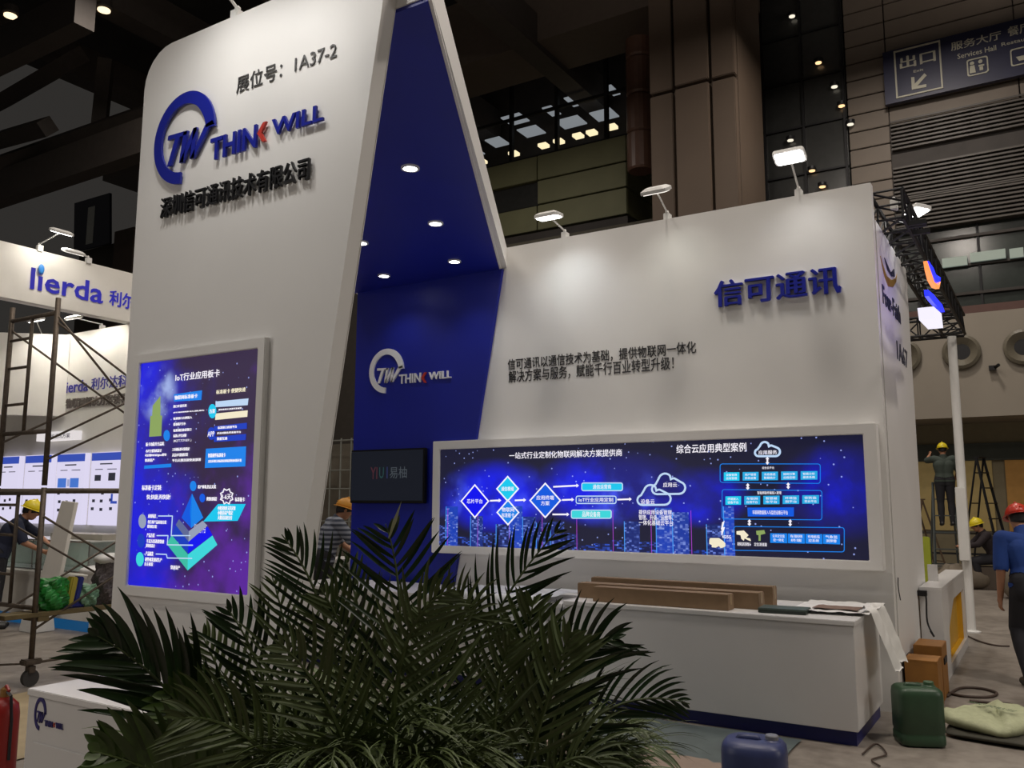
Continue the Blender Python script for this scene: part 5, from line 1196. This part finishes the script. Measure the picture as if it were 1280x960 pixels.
    def capshell(name, m, sc_, cut, off=(0, 0, 0)):
        mb = MB(); n, k = 22, 10; vs = []
        for i in range(k+1):
            th = (math.pi*.5+cut)*i/k
            for j in range(n):
                a = 2*math.pi*j/n; back = .5-.5*math.sin(a); th2 = th*(.82+.35*back) if name == 'hair' else th
                vs.append(hd+HM @ (Vector((sc_[0]*math.sin(th2)*math.cos(a), sc_[1]*math.sin(th2)*math.sin(a), sc_[2]*math.cos(th2)))+Vector(off)))
        mb.add(vs, [(i*n+j, (i+1)*n+j, (i+1)*n+(j+1) % n, i*n+(j+1) % n) for i in range(k) for j in range(n)]); mb.add([vs[k*n+j] for j in range(n)], [tuple(range(n))])
        return mb
    if hair: capshell('hair', HAIR, (.081, .102, .118), .30, (0, -.006, .006)).build('hair', HAIR, t, smooth=True)
    if helmet:
        mb = capshell('helmet', helmet, (.105, .125, .12), .0, (0, 0, .035))
        rim = [(1.22, 1.0), (1.22, .93)]
        n = 22; vs = []
        for kx, zz in ((.95, .0), (1.18, -.008), (1.18, -.014), (.95, -.008)):
            for j in range(n):
                a = 2*math.pi*j/n; e = 1+(.18 if math.sin(a) > .5 else 0)*(1 if kx > 1 else 0)
                vs.append(hd+HM @ Vector((.105*kx*math.cos(a), .125*kx*e*math.sin(a), .035+zz)))
        mb.add(vs, [(i*n+j, i*n+(j+1) % n, ((i+1) % 4)*n+(j+1) % n, ((i+1) % 4)*n+j) for i in range(4) for j in range(n)])
        mb.tube([hd+HM @ Vector((0, -.12, .08)), hd+HM @ Vector((0, 0, .165)), hd+HM @ Vector((0, .12, .08))], .012, 6)
        mb.build('helmet', helmet, t, smooth=True)
    for s in (-1, 1):
        MB().ell(hd+HM @ Vector((.030*s, .086, .012)), .011, 8, 6).build('eye', BLACK, t, smooth=True)
    MB().ell(hd+HM @ Vector((0, .083, -.062)), (.022, .008, .006), 10, 6, HM.to_3x3()).build('lips', mat('lips', s2l(140, 80, 72), .5), t, smooth=True)
    return t
def pose(**k):
    J = dict(pelvis=(0, 0, .95), chest=(0, 0, 1.28), neck=(0, 0, 1.46), head=(0, -.02, 1.60), shL=(.18, 0, 1.40), shR=(-.18, 0, 1.40),
             elL=(.24, 0, 1.12), elR=(-.24, 0, 1.12), wrL=(.25, -.08, .88), wrR=(-.25, -.08, .88), hipL=(.09, 0, .9), hipR=(-.09, 0, .9),
             knL=(.10, -.01, .5), knR=(-.10, -.01, .5), anL=(.10, .02, .09), anR=(-.10, .02, .09))
    J.update(k)
    for s_, x in (('L', .10), ('R', -.10)):
        a = J['an'+s_]
        if 'ft'+s_ not in J: J['ft'+s_] = (a[0], a[1]-.16, a[2]-.055)
    return J
YH = mat('yellow_helmet', s2l(225, 205, 40), .35, var=.03); RH = mat('red_helmet', s2l(190, 52, 32), .35, var=.03); OH = mat('orange_cap', s2l(214, 150, 50), .5, var=.03)
NVC = mat('navy_cotton', s2l(28, 34, 56), .85, var=.1); BLC = mat('blue_cotton', s2l(22, 58, 128), .85, var=.1); DKC = mat('dark_trousers', s2l(34, 34, 40), .85, var=.1); GRC = mat('grey_green_cotton', s2l(62, 72, 66), .85, var=.1); BKC = mat('black_cotton', s2l(40, 32, 36), .85, var=.1)
# left man at the neighbour counter, seen from the side, arm reaching forward
q_ = dep(6, 775, 11.2)
person('man in navy shirt and yellow helmet leaning over the left counter', (q_.x, 6.15, 0), R(-215), pose(chest=(0, -.14, 1.24), neck=(0, -.25, 1.40), head=(0, -.34, 1.50), shL=(.18, -.20, 1.34), shR=(-.18, -.2, 1.34), elL=(.22, -.42, 1.18), wrL=(.12, -.62, 1.0), elR=(-.22, -.3, 1.1), wrR=(-.12, -.52, .98)), NVC, DKC, YH)
# man with striped shirt at the white desk
q_ = dep(404, 690, 10.5)
person('person in grey striped shirt with an orange cap leaning on the white desk', (q_.x, q_.y, 0), R(180-32), pose(chest=(0, -.10, 1.26), neck=(0, -.17, 1.42), head=(0, -.25, 1.53), shL=(.18, -.13, 1.37), shR=(-.18, -.13, 1.37), elR=(-.25, -.30, 1.15), wrR=(-.12, -.46, .98), elL=(.25, -.28, 1.12), wrL=(.14, -.45, .97)), stripes(), DKC, OH)
q_ = dep(433, 690, 11.6)
person('dark haired person facing the striped shirt person across the desk', (q_.x-.05, q_.y+.5, 0), R(10), pose(head=(0, -.08, 1.52), neck=(0, -.04, 1.38), chest=(0, -.02, 1.22), shL=(.18, 0, 1.33), shR=(-.18, 0, 1.33), pelvis=(0, 0, .9), elL=(.22, -.15, 1.1), wrL=(.1, -.3, 1.0), elR=(-.22, -.15, 1.1), wrR=(-.1, -.3, 1.0)), BKC, DKC)
# worker on the ladder
person('worker in grey green shirt standing high on the step ladder, back turned', (pl_.x+.12, pl_.y-.12, 1.15), R(192), pose(elL=(.30, -.18, 1.38), wrL=(.22, -.38, 1.5), elR=(-.28, -.05, 1.15), wrR=(-.24, -.25, 1.0), head=(0, -.04, 1.6)), GRC, DKC, YH)
# crouching worker
q_ = dep(1238, 690, 16.5)
person('crouching worker in dark clothes with a bright yellow helmet at right', (q_.x, q_.y, .0), R(-75), pose(pelvis=(0, .1, .62), chest=(0, -.05, .92), neck=(0, -.12, 1.08), head=(0, -.20, 1.2), shL=(.18, -.08, 1.02), shR=(-.18, -.08, 1.02), elL=(.24, -.25, .85), elR=(-.24, -.25, .85), wrL=(.14, -.45, .8), wrR=(-.14, -.45, .8), hipL=(.09, .1, .58), hipR=(-.09, .1, .58), knL=(.12, -.3, .52), knR=(-.12, -.3, .52), anL=(.1, -.2, .09), anR=(-.1, -.2, .09)), BKC, DKC, YH, sleeve=.9)
t = tag(box('wooden_block', (q_.x-.3, q_.y-.2, 0), (q_.x+.35, q_.y+.3, .42), mat('block_brown', s2l(80, 70, 60), .7), bevel=.01), 'brown block the crouching worker sits on', 'block')
# blue shirted man, right edge
q_ = dep(1289, 700, 7.9)
person('man in blue t shirt and red helmet at the right picture edge, arm hanging', (q_.x, q_.y, 0), R(200), pose(pelvis=(0, 0, .9), chest=(0, -.08, 1.2), neck=(0, -.16, 1.38), head=(0, -.25, 1.49), shL=(.20, -.10, 1.31), shR=(-.20, -.10, 1.31), elL=(.25, -.04, 1.02), wrL=(.25, -.1, .78), elR=(-.26, -.06, 1.02), wrR=(-.27, -.12, .78), knL=(.12, -.12, .5), anL=(.12, .1, .09), knR=(-.12, .02, .5)), BLC, DKC, RH, voxel=.009)
# passer-by, only a leg in view
q_ = onZ(-78, 878)
person('passer-by cut by the left picture edge, only a bare calf showing', (q_.x, q_.y, 0), R(-70), pose(knL=(.12, .02, .5), anL=(.12, .33, .12), ftL=(.12, .26, .03), knR=(-.1, -.12, .5), anR=(-.1, -.14, .09)), NVC, mat('grey_shorts', s2l(70, 70, 74), .8), None, long_pants=False)
# ================= palms =================
def frond(root, P, n, L, w, seed, nrm=None, droop=.6, m=None, sep=False, tipf=.55, ang=60, twist=.25, upb=0.0):
    """P: control points of the midrib (quadratic). leaflets fan out on both sides in a plane facing nrm"""
    rng = random.Random(seed); P = [Vector(p) for p in P]
    def B(t): return P[0]*(1-t)**2+P[1]*2*t*(1-t)+P[2]*t*t
    pts = [B(k/14) for k in range(15)]
    fr = MB().tube(pts, [.009*(1-.8*k/14) for k in range(15)], 5)
    o = fr.build('frond', [STEM], root) if sep else None
    allmb = None if sep else fr
    mats_ = m or LEAF
    if not sep: allmb.cur = 1
    nf = nrm or (CAMP-B(.5)).normalized()
    for k in range(n):
        for s in (-1, 1):
            t = .22+.77*(k+.25*(s > 0))/n+rng.uniform(-.008, .008); t = min(t, .995)
            p = B(t); tg = (B(min(t+.02, 1))-B(max(t-.02, 0))).normalized(); sd = tg.cross(nf).normalized()*s
            nn = (nf+Vector((rng.uniform(-1, 1), rng.uniform(-1, 1), rng.uniform(-1, 1)))*twist).normalized()
            a = R(ang*(1-.42*t)+rng.uniform(-6, 6)); d = (tg*math.cos(a)+sd*math.sin(a)+nf*rng.uniform(-.35, .35)+Vector((0, 0, upb))).normalized()
            ln = L*(math.sin(math.pi*min(1, (t*.9+.12)))**.6*(1-tipf*max(0, t-.6)))*rng.uniform(.85, 1.1)
            wv = d.cross(nn).normalized(); K = 7; tw_ = rng.uniform(-.5, .5); vs = []; q = Vector(p); dd = Vector(d)
            for j in range(K+1):
                f = j/K; ww = w*(math.sin(math.pi*(.12+.88*f))**.7)*.5 if j < K else .0004
                lift = nn*ww*.35
                vs += [q+wv*ww+lift, q, q-wv*ww+lift]
                dd = (dd+Vector((0, 0, -droop/K*(.2+2.4*f*f)))+nn*tw_*.12*f+tg*.10).normalized(); q = q+dd*ln/K
            fs = [(3*j+c, 3*j+c+1, 3*j+c+4, 3*j+c+3) for j in range(K) for c in (0, 1)]
            mb = MB() if sep else allmb; mb.add(vs, fs)
            if sep: raw_build(mb, 'leaflet', mats_, o).data.polygons.foreach_set('use_smooth', [True]*len(fs))
    if not sep:
        o = allmb.build('frond', [STEM, mats_], root)
    return o
def palm(label, base, px_fronds, fill, seed, spread=.55, hgt=1.25):
    base = Vector((base[0], base[1], 0)); root = thing('potted_palm', label, 'plant', base)
    rng = random.Random(seed)
    MB().lathe([(.13, 0), (.17, .02), (.2, .3), (.215, .33), (.2, .34), (.185, .31), (.18, .29), (.01, .28)], 28, base).build('pot', mat('pot_plastic', s2l(60, 52, 48), .5), root)
    crowns = []
    for k in range(6):
        a = rng.uniform(0, 6.28); r_ = .09; b0 = base+Vector((r_*math.cos(a), r_*math.sin(a), .28)); c_ = base+Vector((r_*2*math.cos(a), r_*2*math.sin(a), rng.uniform(.5, .7)))
        MB().tube([b0, lerp(b0, c_, .5)+Vector((.01, 0, 0)), c_], [.018, .015, .011], 8).build('stem', STEM, root, smooth=True); crowns.append(c_)
    for i, (p0, p1, p2, d0, d1, d2, n, L, w, kw) in enumerate(px_fronds):
        frond(root, (dep(*p0, d0), dep(*p1, d1), dep(*p2, d2)), n, L, w, seed*100+i, **kw)
    for i in range(fill):
        c_ = rng.choice(crowns); a = rng.uniform(0, 6.28); hh = rng.uniform(.3, 1.0)*(hgt-.56); rr = spread*rng.uniform(.45, 1.0)
        tip = c_+Vector((rr*math.cos(a), rr*math.sin(a), hh*rng.uniform(.35, 1.0))); ctl = c_+Vector((rr*.25*math.cos(a), rr*.25*math.sin(a), hh*1.05))
        frond(root, (c_, ctl, tip), 20, rng.uniform(.20, .31), rng.uniform(.008, .014), seed*1000+i, m=LEAF if rng.random() > .25 else LEAF2, nrm=Vector((math.cos(a)*-.5, math.sin(a)*-.5, 1)).normalized(), ang=54, droop=rng.uniform(.7, 1.6))
    return root
S = dict(sep=True)
b1 = dep(300, 1180, 2.75); b2 = dep(480, 1200, 2.5); b3 = dep(640, 1180, 2.75)
palm('left potted palm with broad fronds arching over the small logo counter', b1, [
    ((300, 1010), (235, 850), (112, 790), 2.6, 2.5, 2.4, 20, .30, .024, dict(sep=True, droop=.55, ang=50, tipf=.3)),
    ((305, 1040), (230, 965), (112, 938), 2.5, 2.3, 2.1, 19, .27, .026, dict(sep=True, m=LEAF2, droop=.3)),
    ((330, 1020), (262, 910), (205, 862), 2.6, 2.5, 2.4, 12, .22, .026, dict(sep=True, m=LEAF2)),
    ((360, 1000), (340, 830), (282, 758), 2.6, 2.6, 2.6, 13, .24, .015, dict(sep=True, droop=.15)),
    ((330, 1010), (290, 860), (250, 790), 2.7, 2.7, 2.7, 13, .22, .015, dict()),
    ((370, 1000), (375, 830), (340, 720), 2.6, 2.6, 2.6, 14, .22, .011, dict(droop=.4)),
    ((380, 1000), (300, 880), (215, 900), 2.4, 2.3, 2.2, 15, .22, .014, dict()),
], 34, 3, .55, 1.05)
palm('middle potted palm with a tall frond reaching before the blue wall', b2, [
    ((480, 1020), (520, 760), (482, 655), 2.5, 2.5, 2.5, 18, .26, .014, dict(sep=True, droop=.6, ang=78, tipf=.3)),
    ((440, 1000), (430, 760), (352, 668), 2.5, 2.5, 2.5, 18, .24, .012, dict(sep=True, droop=.5, ang=60)),
    ((470, 1000), (450, 800), (400, 735), 2.5, 2.5, 2.5, 15, .22, .012, dict()),
    ((500, 1000), (560, 740), (600, 770), 2.5, 2.5, 2.5, 16, .24, .012, dict(m=LEAF2)),
    ((490, 1000), (480, 760), (570, 735), 2.4, 2.3, 2.2, 16, .22, .012, dict(m=LEAF2)),
    ((450, 1000), (420, 860), (345, 800), 2.3, 2.2, 2.1, 15, .22, .012, dict()),
    ((520, 1000), (470, 850), (430, 690), 2.6, 2.6, 2.6, 16, .24, .013, dict(droop=.5)),
    ((540, 1000), (560, 850), (530, 760), 2.4, 2.4, 2.4, 16, .24, .013, dict(droop=.7)),
], 42, 5, .55, 1.05)
palm('right potted palm with dark frond before the city display', b3, [
    ((560, 1000), (570, 790), (705, 655), 2.7, 2.7, 2.7, 21, .27, .012, dict(sep=True, droop=.35, ang=58, tipf=.3)),
    ((640, 1010), (690, 800), (775, 800), 2.6, 2.6, 2.6, 16, .27, .017, dict(sep=True, ang=52)),
    ((640, 1020), (740, 840), (862, 880), 2.6, 2.6, 2.6, 15, .22, .012, dict(sep=True, droop=.6, ang=48)),
    ((650, 1020), (720, 900), (766, 975), 2.5, 2.5, 2.5, 14, .22, .013, dict(droop=.8)),
    ((630, 1020), (650, 840), (668, 745), 2.6, 2.6, 2.6, 13, .24, .018, dict()),
    ((640, 1020), (690, 850), (715, 790), 2.5, 2.5, 2.5, 13, .22, .018, dict(m=LEAF2)),
    ((620, 1020), (610, 850), (640, 800), 2.5, 2.5, 2.5, 13, .2, .013, dict(m=LEAF2)),
], 38, 8, .5, 1.02)
rt = [o for o in COL.objects if o.name == 'potted_palm.001'][0]
a_, b_ = dep(485, 676, 2.5), dep(502, 626, 2.48); w_ = CR*.006
raw_build(MB().add([a_-w_*.3, a_+w_*.3, lerp(a_, b_, .5)-w_, lerp(a_, b_, .5)+w_, b_], [(0, 1, 3, 2), (2, 3, 4)]), 'young_leaf', mat('young_leaf_pale', s2l(190, 195, 160), .5), rt)['label'] = 'pale unopened spear leaf'
bpy.data.objects.remove(_fo)
